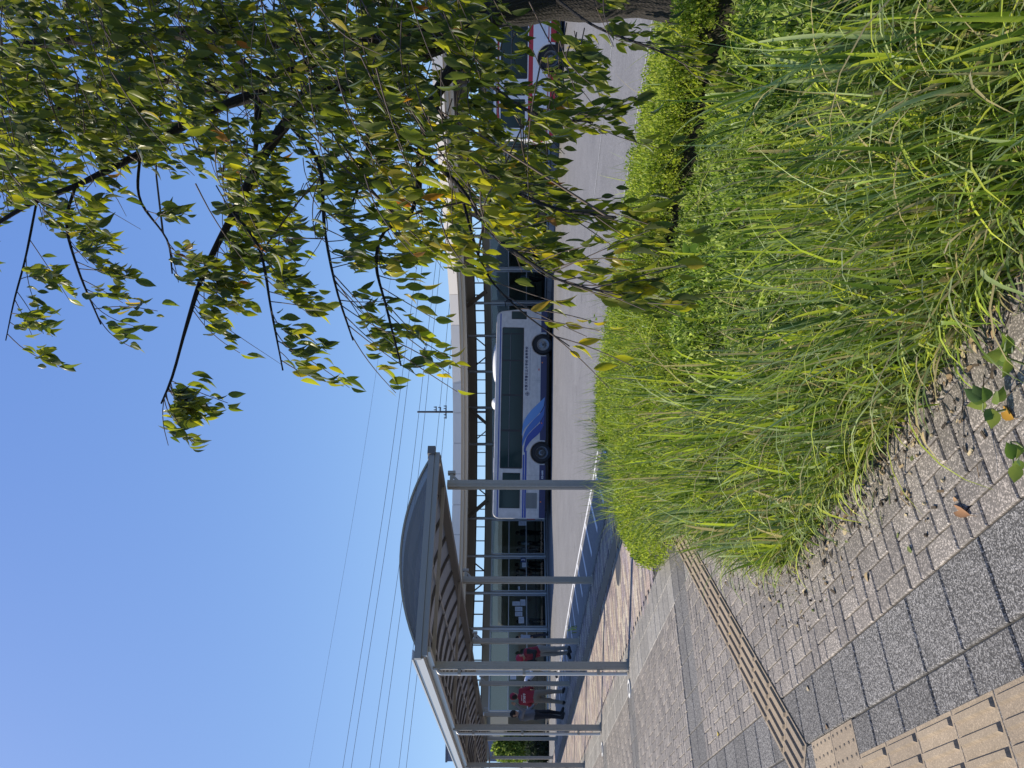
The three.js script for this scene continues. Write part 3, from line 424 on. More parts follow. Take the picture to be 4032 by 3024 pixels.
{ const rear = at(HOR, 558, 32.3); const yaw = rad(-13); bus2.rotation.set(0, yaw, -0.012); bus2.position.set(rear.x + 5.2 * Math.cos(yaw) - 1.25 * Math.sin(yaw) * 1, -0.33, rear.z - 5.2 * Math.sin(yaw) - 1.25 * Math.cos(yaw)); }

// ---------------------------------------------------------------- far things: utility pole, wires, tower, notices
{
  const d = 112, p = thing('utility_pole', 'dark utility pole with cross arms rising behind the terminal canopy', 'utility pole', at(HOR, 1622, d).setY(-0.4));
  const top = at(1643, 1622, d).y + 0.4, m = std(0.05, 0.05, 0.055, { roughness: 0.8 });
  put('pole', new THREE.CylinderGeometry(0.13, 0.2, top, 12).translate(0, top / 2, 0), m, p);
  const yy = (x) => at(x, 0, d).y + 0.4;
  const arm = (x, l, o) => put('crossarm', box(l, 0.14, 0.14, o, yy(x), 0.2), m, p);
  arm(1757, 1.9, 0.0); arm(1718, 0.9, 0.35); arm(1735, 0.8, 0.3);
  put('insulator', [[-0.85, 1757], [-0.4, 1757], [0.5, 1757], [0.85, 1757], [0.7, 1718], [0.65, 1735], [0.3, 1718]].map(([x, v]) => new THREE.CylinderGeometry(0.06, 0.09, 0.3, 8).translate(x, yy(v) + 0.2, 0.2)), std(0.12, 0.12, 0.13), p);
  const W = [['a', 1505.8, 1412.5, 1215.8, 75, 'topmost thin power line crossing the open sky'], ['b', 1606.7, 1526, 1349, 62, 'second power line from the top in the sky'], ['c', 1630, 1555, 1382, 62, 'third power line from the top, just under the second'], ['d', 1685.5, 1616, 1456, 62, 'fourth power line from the top, meeting the shelter roof edge'], ['e', 1706.3, 1643, 1493, 62, 'fifth power line from the top, close under the fourth'], ['f', 1760, 1702, 1570, 62, 'sixth power line from the top, running past the pole cross arm'], ['g', 1780, 1728, 1599, 62, 'lowest power line, nearest the terminal canopy']];
  for (const [n, x1, x2, x3, dd, l] of W) {
    const c = new THREE.CatmullRomCurve3([at(x1 + (x1 - x2) / 600 * 900, 400, dd), at(x1, 1300, dd), at(x2, 1900, dd), at(x3, 3024, dd), at(x3 + (x3 - x2) / 1124 * 700, 3724, dd)]);
    tag(put('power_line', new THREE.TubeGeometry(c, 40, n === 'a' ? 0.011 : 0.018, 5), std(0.06, 0.08, 0.12, { roughness: 0.7 })), l, 'power line', 'power lines over the terminal');
  }
  for (const [x, y, l] of [[1672, 1374, 'small spacer clip on the fourth power line'], [1758, 1374, 'small spacer clip on the sixth power line, nearest the tree'], [1697, 1448, 'small spacer clip on the fifth power line'], [1772, 1446, 'small spacer clip on the lowest power line']])
    tag(put('line_spacer', [box(0.26, 0.05, 0.05), box(0.06, 0.2, 0.06), box(0.09, 0.09, 0.09, 0.1, 0, 0), box(0.09, 0.09, 0.09, -0.1, 0, 0)], std(0.04, 0.05, 0.06), scene, at(x, y, 61.9)), l, 'line spacer', 'spacers on the power lines');
  const tw = thing('lift_tower', 'plain blue-grey tower block rising behind the far end of the shelter roof', 'tower', at(HOR, 2921, 49).setY(-0.4), rad(12));
  put('wall', box(1.75, 6.2, 2.2, 0, 3.1, 0), std(0.2, 0.23, 0.3, { roughness: 0.6, map: rep(T_BLOTCH, 1) }), tw);
  put('coping', box(1.85, 0.12, 2.3, 0, 6.26, 0), std(0.12, 0.125, 0.15), tw);
  put('base', box(1.85, 1.1, 2.35, 0, 0.55, 0), std(0.1, 0.11, 0.13), tw);
}
function bayPoint(x, y, front = 0.05) {                                   // the place on the terminal's glazing seen at that point
  const k = (1512 - y) / FOC;
  for (let i = 0; i < POSTS.length - 1; i++) {
    const a = POSTS[i], b = POSTS[i + 1], f = -(a.x + k * a.z) / ((b.x - a.x) + k * (b.z - a.z));
    if (f >= 0 && f < 1) { const p = a.clone().lerp(b, f), d = b.clone().sub(a).normalize(), n = V3(-d.z, 0, d.x); if (n.z < 0) n.negate(); p.addScaledVector(n, front); const s = -p.z / FOC; return { p: p.setY(EYE + (HOR - x) * s), s, turn: Math.atan2(-d.z, d.x) }; }
  }
}
for (const [x0, x1, y0, y1, l] of [[2017.5, 2047, 2369, 2387, 'topmost wide paper notice on the glass left of post three'], [2048.7, 2069, 2361, 2387, 'paper notice under the topmost one, at the right of the cluster'], [2028, 2056.7, 2390, 2408.7, 'square paper notice in the middle of the cluster'], [2028, 2056.7, 2410.5, 2428, 'square paper notice left of the middle one in the cluster'], [2041.8, 2062.6, 2429.5, 2456, 'lowest left paper notice of the cluster, hiding a head inside'], [2055.6, 2070.6, 2216, 2235, 'paper notice directly left of the blue number sign'], [2040, 2047, 2310, 2323, 'small paper slip on the glass beside the second shelter post'], [2041.8, 2073, 2053, 2070, 'paper notice on the glass just behind the parked bus'], [2009, 2032, 2637, 2655, 'paper notice on the far left glass, right one of two'], [2009, 2032, 2657, 2676, 'paper notice on the far left glass, left one of two']]) {
  const b = bayPoint((x0 + x1) / 2, (y0 + y1) / 2), w = (y1 - y0) * b.s, h = (x1 - x0) * b.s;
  const n = thing('paper_notice', l, 'notice', b.p, b.turn, 'paper notices taped to the terminal glass');
  put('sheet', box(w, h, 0.004), std(0.58, 0.62, 0.7, { roughness: 0.8 }), n);
  put('print', [0.3, 0.12, -0.06, -0.24].map((f, i) => box(w * (0.72 - 0.1 * (i % 3)), h * 0.045, 0.002, -w * 0.03 * i, h * f, 0.0032)), std(0.24, 0.27, 0.34), n);
}
{ const b = bayPoint(2060, 2206, 0.06), w = 18 * b.s * 1.05, h = 19 * b.s, n = thing('number_sign', 'blue square sign with a white number 3 on the terminal glass', 'sign', b.p, b.turn);
  put('plate', box(w, h, 0.012), std(0.03, 0.05, 0.17, { roughness: 0.5 }), n); put('numeral', textG('3', h * 0.72).translate(0, 0, 0.0065), std(0.75, 0.76, 0.8), n); }

// ---------------------------------------------------------------- people
const mats = { skin: [0.42, 0.26, 0.18], hair: [0.014, 0.012, 0.012], shoe: [0.02, 0.02, 0.02] };
function figure(pose, res) {                                            // one continuous body meshed from tapered limbs, then cut along its garments
  const J = { pelvis: [0, 0.95, 0], chest: [0, 1.27, 0.0], neck: [0, 1.46, -0.01], head: [0, 1.6, 0.015], sL: [0.175, 1.39, -0.01], sR: [-0.175, 1.39, -0.01], eL: [0.235, 1.11, -0.03], eR: [-0.235, 1.11, -0.03], wL: [0.25, 0.87, 0.05], wR: [-0.25, 0.87, 0.05], hL: [0.095, 0.9, 0], hR: [-0.095, 0.9, 0], kL: [0.11, 0.5, 0.02], kR: [-0.11, 0.5, 0.02], aL: [0.12, 0.09, -0.02], aR: [-0.12, 0.09, -0.02], tL: [0.14, 0.045, 0.14], tR: [-0.14, 0.045, 0.14], ...pose };
  const v = Object.fromEntries(Object.entries(J).filter(([, a]) => Array.isArray(a)).map(([k, a]) => [k, V3(...a)])), up = v.head.clone().sub(v.neck).normalize(), fw = pose.face ? V3(...pose.face) : V3(0, 0, 1), side = v.sL.clone().sub(v.sR).normalize();
  const o = (p, a, b = 0, c = 0) => p.clone().addScaledVector(side, a).addScaledVector(up, b).addScaledVector(fw, c);
  const B = [['top', o(v.pelvis, 0.06, 0.05), o(v.chest, 0.085), 0.112, 0.118], ['top', o(v.pelvis, -0.06, 0.05), o(v.chest, -0.085), 0.112, 0.118], ['top', v.sL, v.sR, 0.07, 0.07], ['top', v.chest, v.neck, 0.1, 0.06], ['legs', o(v.pelvis, 0.05, -0.02), o(v.pelvis, -0.05, -0.02), 0.122, 0.122], ['skin', v.neck, o(v.head, 0, -0.03), 0.056, 0.06], ['skin', o(v.head, 0, -0.045, 0.025), o(v.head, 0, 0.03, 0.0), 0.068, 0.088], ['skin', o(v.head, 0, -0.015, 0.085), o(v.head, 0, 0.005, 0.08), 0.017, 0.012], ['skin', o(v.head, 0.084, -0.01, -0.005), o(v.head, 0.09, 0.02, -0.012), 0.014, 0.018], ['skin', o(v.head, -0.084, -0.01, -0.005), o(v.head, -0.09, 0.02, -0.012), 0.014, 0.018], [pose.cap ? 'cap' : 'hair', o(v.head, 0, 0.045, -0.02), o(v.head, 0, 0.03, 0.012), 0.1, 0.092], ['hair', o(v.head, 0, -0.03, -0.05), o(v.head, 0, 0.03, -0.045), 0.062, 0.08]];
  if (pose.cap) B.push(['cap', o(v.head, 0.05, 0.045, 0.1), o(v.head, -0.05, 0.045, 0.1), 0.022, 0.022], ['cap', o(v.head, 0, 0.04, 0.12), o(v.head, 0, 0.036, 0.165), 0.03, 0.022]);
  for (const e of ['L', 'R']) {
    B.push(['sleeve', v['s' + e], v['e' + e], 0.066, 0.05], [pose.bare ? 'skin' : 'sleeve', v['e' + e], v['w' + e], 0.047, 0.034], ['legs', v['h' + e], v['k' + e], 0.098, 0.068], ['legs', v['k' + e], v['a' + e], 0.066, 0.05], ['shoe', v['a' + e], v['t' + e], 0.052, 0.042]);
  }
  const S = 1.06, cx = [0, 0.9, 0.06], mc = new MarchingCubes(res, new THREE.MeshBasicMaterial(), false, false, 200000); mc.isolation = 0;
  const d2 = (x, y, z, b) => { const [, p, q, r0, r1] = b, ax = q.x - p.x, ay = q.y - p.y, az = q.z - p.z, l = ax * ax + ay * ay + az * az || 1e-9; let t = ((x - p.x) * ax + (y - p.y) * ay + (z - p.z) * az) / l; t = t < 0 ? 0 : t > 1 ? 1 : t; return Math.hypot(x - p.x - t * ax, y - p.y - t * ay, z - p.z - t * az) - (r0 + (r1 - r0) * t); };
  for (let k = 0; k < res; k++) for (let j = 0; j < res; j++) for (let i = 0; i < res; i++) {
    const x = ((i - res / 2) / (res / 2)) * S + cx[0], y = ((j - res / 2) / (res / 2)) * S + cx[1], z = ((k - res / 2) / (res / 2)) * S + cx[2];
    let s = 0; for (const b of B) { const d = d2(x, y, z, b); if (d < 0.2) s += Math.exp(-d / 0.016); } mc.field[i + j * res + k * res * res] = s > 0 ? 0.016 * Math.log(s) : -0.2;
  }
  mc.update(); const n = mc.count, parts = {}, add = (k, a, b) => { (parts[k] ??= { p: [], n: [] }); parts[k].p.push(...a); parts[k].n.push(...b); };
  for (let i = 0; i + 2 < n; i += 3) {
    const p = [], q = []; let c = [0, 0, 0];
    for (let m = 0; m < 3; m++) { const a = [0, 1, 2].map((w) => mc.positionArray[(i + m) * 3 + w] * S + cx[w]); p.push(...a); const nn = [0, 1, 2].map((w) => mc.normalArray[(i + m) * 3 + w]), L = Math.hypot(...nn) || 1; q.push(...nn.map((w) => w / L)); c = c.map((w, z) => w + a[z] / 3); }
    let best = 9, t = 'top'; for (const b of B) { const d = d2(...c, b); if (d < best) { best = d; t = b[0]; } }
    add(t, p, q);
  }
  for (const e of ['L', 'R']) {                                          // hands: palm, four fingers and a thumb, slightly curled
    const w = v['w' + e], dir = w.clone().sub(v['e' + e]).normalize(), sd = V3(0, 0, 1).cross(dir).normalize(), nn = dir.clone().cross(sd), m = e === 'L' ? 1 : -1, P = (a, b, c) => w.clone().addScaledVector(dir, a).addScaledVector(nn, b).addScaledVector(sd, c);
    const gs = [bar(P(0.0, 0, 0), P(0.09, 0, 0), 0.028, 0.075)];
    [[0.03, 0.066], [0.01, 0.078], [-0.011, 0.072], [-0.031, 0.055]].forEach(([b, l]) => gs.push(taper([P(0.085, b, 0), P(0.085 + l * 0.6, b, 0.006), P(0.085 + l * 0.9, b, 0.028)], 0.0095, 0.0075, 5, 3)));
    gs.push(taper([P(0.025, 0.036, 0), P(0.055, 0.062, 0.01), P(0.085, 0.066, 0.02)], 0.0115, 0.009, 5, 3));
    const g = merge(gs); add('skin', [...g.attributes.position.array], [...g.attributes.normal.array]);
  }
  return Object.fromEntries(Object.entries(parts).map(([k, { p, n }]) => { const g = new THREE.BufferGeometry(); g.setAttribute('position', new THREE.Float32BufferAttribute(p, 3)); g.setAttribute('normal', new THREE.Float32BufferAttribute(n, 3)); return [k, g]; }));
}
const PART = { skin: 'body', top: 'top', sleeve: 'sleeves', legs: 'trousers', shoe: 'shoes', hair: 'hair', cap: 'cap' };
function person(label, fig, c, pos, turn, scale = 1, group) {
  const o = thing('person', label, 'person', pos, turn, group); o.scale.setScalar(scale);
  for (const k of Object.keys(fig)) put(PART[k], fig[k], std(...(c[k] ?? (k === 'sleeve' ? c.top : mats[k])), { roughness: 0.85, side: THREE.DoubleSide }), o);
  return o;
}
{
  const stand = figure({ bare: true }, 72), walk = figure({ bare: true, kL: [0.1, 0.5, 0.12], aL: [0.11, 0.1, 0.16], tL: [0.12, 0.045, 0.32], kR: [-0.1, 0.5, 0.02], aR: [-0.11, 0.12, -0.16], tR: [-0.12, 0.05, 0.0], eL: [0.23, 1.12, -0.12], wL: [0.24, 0.9, -0.08], eR: [-0.23, 1.12, 0.06], wR: [-0.22, 0.95, 0.22] }, 72);
  const back = figure({ cap: true, kR: [-0.12, 0.5, 0.08], aR: [-0.14, 0.1, 0.04], tR: [-0.17, 0.045, 0.2], kL: [0.14, 0.5, 0.03], aL: [0.18, 0.09, -0.02], tL: [0.23, 0.045, 0.13], eR: [-0.26, 1.14, 0.05], wR: [-0.17, 1.03, 0.24], eL: [0.27, 1.12, 0.04], wL: [0.2, 1.0, 0.22] }, 100);
  const point = figure({ eR: [-0.2, 1.3, 0.26], wR: [-0.16, 1.56, 0.42], eL: [0.24, 1.12, 0.02], wL: [0.22, 0.96, 0.2], kL: [0.1, 0.5, 0.04], chest: [0, 1.27, -0.03], neck: [0, 1.46, -0.01], head: [0, 1.6, 0.03] }, 100);
  const stoop = figure({ cap: true, chest: [0, 1.22, 0.1], neck: [0, 1.37, 0.17], head: [0, 1.47, 0.25], face: [0, -0.4, 0.92], sL: [0.175, 1.31, 0.14], sR: [-0.175, 1.31, 0.14], eL: [0.23, 1.06, 0.2], eR: [-0.23, 1.06, 0.2], wL: [0.1, 1.1, 0.44], wR: [-0.1, 1.1, 0.44] }, 90);
  const bend = figure({ cap: true, chest: [0, 1.13, 0.2], neck: [0, 1.22, 0.33], head: [0, 1.27, 0.46], face: [0, -0.5, 0.86], sL: [0.175, 1.18, 0.27], sR: [-0.175, 1.18, 0.27], eL: [0.22, 0.95, 0.36], eR: [-0.22, 0.95, 0.36], wL: [0.12, 1.0, 0.56], wR: [-0.12, 1.0, 0.56], pelvis: [0, 0.9, -0.05], hL: [0.095, 0.87, -0.05], hR: [-0.095, 0.87, -0.05] }, 90);
  person('man in grey jacket and black trousers raising his arm under the shelter', point, { top: [0.13, 0.135, 0.15], sleeve: [0.2, 0.2, 0.21], legs: [0.02, 0.02, 0.024] }, at(HOR, 2814, 25.4).setY(0), rad(82), 1.02);
  const st = person('staff member in red cap and red vest seen from behind under the shelter', back, { top: [0.26, 0.022, 0.04], sleeve: [0.24, 0.022, 0.04], legs: [0.2, 0.17, 0.13], cap: [0.26, 0.025, 0.05] }, at(HOR, 2742, 24.7).setY(0), rad(182), 1.02);
  put('lettering', [textG('STAFF', 0.075).rotateY(Math.PI).translate(0, 1.29, -0.133), textG('SCHOOL BUS', 0.022).rotateY(Math.PI).translate(0, 1.37, -0.125)], std(0.75, 0.7, 0.7), st);
  person('staff member in red cap and red vest bending forward behind the nearest left post', stoop, { top: [0.2, 0.018, 0.035], sleeve: [0.02, 0.02, 0.022], legs: [0.22, 0.21, 0.19], cap: [0.4, 0.03, 0.06] }, at(HOR, 2562, 22.2).setY(0), rad(-35), 0.98);
  person('person with white collar and dark sleeves bending between two shelter posts', bend, { top: [0.55, 0.57, 0.65], sleeve: [0.02, 0.02, 0.022], legs: [0.17, 0.16, 0.13], cap: [0.02, 0.02, 0.022] }, at(HOR, 2650, 29.6).setY(0), rad(-70), 1.0);
  person('person in pale shirt and dark trousers standing before the glass beside the third shelter post', walk, { top: [0.42, 0.45, 0.52], legs: [0.03, 0.03, 0.04] }, at(HOR, 2513, 39.4).setY(YP), rad(60), 0.96);
  const IN = [[2098, 45.8, 'dark-clothed student behind the glass just left of the bus', 0, [0.06, 0.06, 0.07]], [2138, 45.6, 'student in white shirt behind the glass, second left of the bus', 1, [0.6, 0.62, 0.66]], [2166, 45.9, 'student in grey shirt behind the glass, third left of the bus', 0, [0.25, 0.27, 0.3]], [2224, 45.4, 'student in white shirt behind the glass by the blue number sign', 1, [0.55, 0.57, 0.6]], [2246, 46, 'dark-clothed student behind the glass left of the number sign', 0, [0.05, 0.05, 0.06]], [2268, 45.6, 'student in grey top behind the glass right beside the second shelter post', 0, [0.2, 0.22, 0.25]], [2447, 43.2, 'student behind the lowest notice of the paper cluster', 1, [0.3, 0.3, 0.33]], [2470, 43.4, 'dark student behind the glass at the left end of the paper cluster', 0, [0.05, 0.05, 0.06]], [746, 41.5, 'person with bare arms behind the glass seen between the tree twigs', 1, [0.07, 0.07, 0.09]], [1010, 43, 'person in grey behind the glass above the hanging yellow leaves', 0, [0.3, 0.3, 0.34]], [1100, 43.4, 'person in pale shirt behind the glass near the bus front', 1, [0.5, 0.52, 0.56]], [860, 42, 'dark figure behind the glass beyond the thickest hanging twigs', 0, [0.06, 0.07, 0.08]]];
  const R = rng(31);
  for (const [y, d, l, w, c] of IN) person(l, w ? walk : stand, { top: c, legs: [0.03, 0.03, 0.035] }, at(HOR, y, d).setY(YP), R() * 6.28, 0.9 + R() * 0.08, 'people waiting inside the terminal');
}

// ---------------------------------------------------------------- foliage pieces
function leafG(w, fold, bend, tipped = 0.12) {                            // one leaf of length 1 along +y, folded on its midrib and bent back
  const U = [0, 0.1, 0.28, 0.5, 0.7, 0.86, 1], Wd = [0, 0.5, 0.95, 1, 0.72, 0.3, 0], P = [], I = [];
  U.forEach((u, i) => { const h = Wd[i] * w, z = -bend * u * u; P.push(-h, u + tipped, z + h * fold, 0, u + tipped, z, h, u + tipped, z + h * fold); if (i) { const q = i * 3; I.push(q - 3, q - 2, q, q - 2, q + 1, q, q - 2, q - 1, q + 1, q - 1, q + 2, q + 1); } });
  const g = new THREE.BufferGeometry(); g.setAttribute('position', new THREE.Float32BufferAttribute(P, 3)); g.setIndex(I); g.computeVertexNormals(); return g;
}
const leafM = (r = 1, g = 1, b = 1, o = {}) => phy(r, g, b, { transmission: 0.6, roughness: 0.95, thickness: 0, clearcoat: 0.16, clearcoatRoughness: 0.3, specularIntensity: 0.4, side: THREE.DoubleSide, ...o });
function cluster(seed, n, rad_, l0, l1, w) {                              // a sprig: n small leaves about a point
  const R = rng(seed), gs = [];
  for (let i = 0; i < n; i++) { const l = lerp(l0, l1, R()), a = l * w, g = new THREE.BufferGeometry(); g.setAttribute('position', new THREE.Float32BufferAttribute([0, 0, 0, a, l * 0.5, a * 0.3, 0, l, -l * 0.1, -a, l * 0.5, a * 0.3], 3)); g.setIndex([0, 1, 2, 0, 2, 3]); g.computeVertexNormals(); g.rotateX(R() * 1.3 - 0.2).rotateY(R() * 6.28).translate((R() - 0.5) * rad_, (R() - 0.35) * rad_, (R() - 0.5) * rad_); gs.push(g); }
  return merge(gs);
}
function scatter(name, parent, geos, mat, list, colors, R) {              // list of [position, quaternion, scale]; colours cycle at random
  const per = geos.map(() => []); list.forEach((p) => per[R() * geos.length | 0].push(p)); const m = new THREE.Matrix4(), c = new THREE.Color();
  return per.map((l, k) => { const im = new THREE.InstancedMesh(geos[k], mat, l.length); im.name = name; im.castShadow = im.receiveShadow = true; l.forEach(([p, q, s, t], i) => { im.setMatrixAt(i, m.compose(p, q, s)); const a = t ?? colors[R() * colors.length | 0], f = 0.75 + 0.5 * R(); im.setColorAt(i, c.setRGB(a[0] * f, a[1] * f, a[2] * f)); }); parent.add(im); return im; });
}
const quat = (y, n, roll) => { const a = V3(0, 1, 0), q = new THREE.Quaternion().setFromUnitVectors(a, y.clone().normalize()); return q.multiply(new THREE.Quaternion().setFromAxisAngle(a, roll)); };

// ---------------------------------------------------------------- the cherry tree at the right
{
  const R = rng(77), g = (k) => (R() + R() + R() - 1.5) * k, bark = std(0.055, 0.048, 0.044, { map: rep(T_BARK, 2, 1), bumpMap: rep(T_BARK, 2, 1), bumpScale: 0.02, roughness: 0.95 }), twigM = std(0.1, 0.075, 0.06, { roughness: 0.8 });
  const foot = ST(3.05, 5.38), tree = thing('cherry_tree', 'leaning cherry tree with dark trunk and drooping branches of green and yellow leaves', 'tree', V3(0, 0, 0));
  const L = (pts) => pts.map(([x, y, d]) => atd(x, y, d));
  put('trunk', taper(L([[1640, -10, 5.5], [1500, -6, 5.5], [1350, -4, 5.5], [1200, 2, 5.5], [1080, 22, 5.4], [1000, 44, 5.4]]), 0.2, 0.12, 14, 30, 0.35), bark, tree);
  const limbs = [
    [[[1080, 10, 5.4], [930, 66, 5.3], [840, 84, 5.3], [740, 92, 5.2], [600, 84, 5.1], [420, 70, 5.1], [200, 80, 5.0], [-60, 110, 4.9]], 0.095, 0.03],
    [[[1050, 30, 5.4], [960, 84, 5.2], [860, 130, 5.0], [760, 178, 4.8], [680, 204, 4.6], [620, 262, 4.5], [560, 350, 4.4], [505, 458, 4.3], [440, 585, 4.2], [402, 700, 4.1], [368, 820, 4.0], [346, 872, 3.95]], 0.08, 0.005],
    [[[1080, 20, 5.4], [1000, 120, 5.1], [930, 226, 4.8], [908, 330, 4.5], [904, 410, 4.3]], 0.07, 0.018],
    [[[690, 200, 4.7], [640, 215, 4.7], [560, 205, 4.7], [430, 250, 4.6], [300, 330, 4.5], [160, 400, 4.4], [60, 440, 4.35], [-40, 500, 4.3]], 0.04, 0.012],
    [[[740, 92, 5.2], [620, 160, 5.1], [480, 190, 5.1], [330, 170, 5.0], [120, 230, 4.9], [-40, 300, 4.9]], 0.045, 0.015],
    [[[545, 380, 4.3], [553, 290, 4.4], [548, 170, 4.6], [470, 90, 4.8]], 0.012, 0.03],
    [[[904, 400, 4.3], [880, 470, 4.0], [830, 500, 3.9], [812, 565, 3.8], [836, 670, 3.7], [866, 790, 3.6]], 0.014, 0.004],
    [[[908, 330, 4.5], [990, 400, 4.1], [1060, 500, 3.7], [1150, 570, 3.4], [1220, 610, 3.2], [1300, 630, 3.1]], 0.016, 0.004],
    [[[940, 226, 4.8], [1010, 330, 4.2], [1090, 400, 3.8], [1200, 450, 3.5], [1330, 470, 3.3]], 0.016, 0.005],
    [[[1000, 120, 5.1], [1080, 200, 4.6], [1170, 250, 4.2], [1280, 265, 4.0]], 0.016, 0.005],
    [[[620, 262, 4.5], [690, 360, 4.1], [700, 490, 3.9], [725, 620, 3.8], [762, 735, 3.7]], 0.014, 0.004],
    [[[505, 458, 4.3], [560, 540, 4.1], [585, 670, 4.0], [610, 800, 3.9]], 0.01, 0.004],
    [[[160, 400, 4.4], [140, 480, 4.2], [165, 580, 4.1], [215, 700, 4.0]], 0.01, 0.004],
    [[[75, 436, 4.35], [50, 560, 4.2], [26, 650, 4.1], [8, 735, 4.0]], 0.008, 0.003],
    [[[990, 400, 4.1], [1057, 600, 3.6], [1131, 676, 3.5], [1230, 748, 3.4]], 0.009, 0.003],
    [[[300, 330, 4.5], [300, 430, 4.3], [360, 520, 4.2], [370, 590, 4.1]], 0.01, 0.004],
    [[[860, 130, 5.0], [800, 240, 4.6], [790, 350, 4.3], [760, 440, 4.1]], 0.02, 0.006],
    [[[1200, -2, 5.4], [1290, 60, 5.0], [1420, 110, 4.7], [1500, 150, 4.6]], 0.012, 0.004],
  ].map(([p, a, b]) => { const pts = L(p); put('limb', taper(pts, a, b, a > 0.03 ? 10 : 6, 0, 0.25), bark, tree); return { c: new THREE.CatmullRomCurve3(pts), a }; });
  // sprays of leaves on thin twigs
  const leaves = [], twigs = [], DN = V3(0, -1, 0);
  const GREEN = [[0.13, 0.17, 0.012], [0.17, 0.21, 0.013], [0.26, 0.29, 0.014], [0.07, 0.105, 0.011], [0.34, 0.36, 0.016], [0.09, 0.13, 0.014]], YEL = [[0.42, 0.4, 0.015], [0.36, 0.36, 0.015], [0.5, 0.4, 0.015], [0.28, 0.32, 0.015]], ORA = [[0.5, 0.22, 0.015], [0.42, 0.15, 0.02], [0.45, 0.3, 0.03]];
  const pickC = (yel) => { const r = R(); return r < 0.006 ? ORA[R() * 3 | 0] : r < 0.02 + yel ? YEL[R() * 4 | 0] : GREEN[R() * 6 | 0]; };
  function leaf(p, out, yel) {
    const dir = DN.clone().multiplyScalar(0.85).addScaledVector(out, 0.22).add(V3(g(0.4), g(0.4), g(0.4))).normalize(), l = 0.088 * (0.6 + 0.7 * R());
    leaves.push([p, quat(dir, null, R() * 6.28), V3(l, l, l), pickC(yel)]);
  }
  function spray(a, b, sag, n, yel, from = 0.12, r = 0.0035) {             // a twig from a to b with n leaf nodes
    const mid = a.clone().lerp(b, 0.5).add(V3(g(0.05), sag + g(0.03), g(0.05))), c = new THREE.QuadraticBezierCurve3(a, mid, b), out = b.clone().sub(a).normalize();
    twigs.push(taper([a, c.getPoint(0.33), c.getPoint(0.66), b], r, 0.0016, 4, 7));
    for (let i = 0; i < n; i++) { const u = lerp(from, 1, (i + R() * 0.6) / n), p = c.getPoint(Math.min(1, u)); leaf(p.add(V3(g(0.03), g(0.03) - 0.008, g(0.03))), out, yel); if (R() < 0.75) leaf(p.clone().add(V3(g(0.05), g(0.05) - 0.01, g(0.05))), out, yel); }
  }
  const YB = [[-40, 500], [0, 490], [60, 480], [110, 540], [170, 540], [230, 560], [290, 520], [330, 430], [390, 470], [450, 520], [520, 610], [600, 640], [680, 600], [730, 520], [790, 430], [850, 520], [900, 570], [960, 590], [1040, 620], [1120, 600], [1180, 520], [1230, 330], [1290, 230], [1340, 160]];
  const yb = (x) => { for (let i = 1; i < YB.length; i++) if (x < YB[i][0]) return lerp(YB[i - 1][1], YB[i][1], (x - YB[i - 1][0]) / (YB[i][0] - YB[i - 1][0])); return 90; };
  const holes = [[420, 470, 70, 60], [250, 470, 45, 60], [640, 390, 35, 30], [770, 330, 40, 30], [160, 190, 35, 28], [330, 410, 45, 40], [480, 300, 40, 28], [330, 80, 30, 20], [1010, 80, 40, 22], [560, 470, 40, 25], [120, 340, 40, 30], [1165, 125, 50, 100], [1260, 90, 60, 60], [1180, 250, 25, 40], [890, 150, 30, 22]];
  let made = 0;
  for (let k = 0; k < 5000 && made < 680; k++) {
    const x = lerp(-60, 1330, R()), top = yb(x), y = -60 + (top + 60) * Math.pow(R(), 0.85), far = R();
    if (holes.some(([hx, hy, a, b]) => ((x - hx) / a) ** 2 + ((y - hy) / b) ** 2 < 1)) continue;
    if (y > 340 && R() < 0.35) continue; if (x > 1090 && (R() < 0.6 || y < 70)) continue;
    const near = x > 820 ? 0.9 : 0, d = lerp(3.5 - near * 0.6, 5.6, Math.pow(far, 0.9)), e = atd(x, y, d), len = 0.3 + 0.35 * R();
    const a = e.clone().add(V3(len * (0.75 + g(0.3)), len * (0.25 + g(0.4)), g(0.5) * len));
    spray(a, e, 0.05, 6 + (R() * 6 | 0), x > 820 && y > 380 ? 0.5 : y > 430 ? 0.12 : 0.05);
    if (R() < 0.3) { const lb = limbs[R() * limbs.length | 0].c.getPoint(R()); if (lb.distanceTo(a) < 1.1) twigs.push(taper([lb, lb.clone().lerp(a, 0.5).add(V3(g(0.1), 0.06, g(0.1))), a], 0.006, 0.0035, 4, 6)); }
    made++;
  }
  for (let k = 0; k < 260; k++) {                                        // the crown goes on above the picture and shades what hangs below
    const e = atd(lerp(-640, -40, R()), lerp(-250, 640, R()), lerp(4.4, 7, R()));
    spray(e.clone().add(V3(0.3 + g(0.3), 0.15 + g(0.3), g(0.4))), e, 0.05, 7, 0.04);
  }
  // sprays set along the outer ends of the limbs, where they stand against the sky and the road
  const ends = [[1, 0.55, 0.8, 26, 0.1], [1, 0.91, 0.98, 13, 0.12], [6, 0.3, 1, 14, 0.6], [7, 0.2, 1, 24, 0.35], [8, 0.15, 0.95, 20, 0.12], [9, 0.25, 1, 13, 0.05], [10, 0.25, 1, 18, 0.12], [11, 0.2, 1, 14, 0.1], [12, 0.2, 1, 14, 0.08], [13, 0.2, 1, 9, 0.06], [14, 0.35, 1, 6, 0.8], [15, 0.4, 1, 8, 0.08], [16, 0.3, 1, 10, 0.1], [17, 0.3, 1, 10, 0.02]];
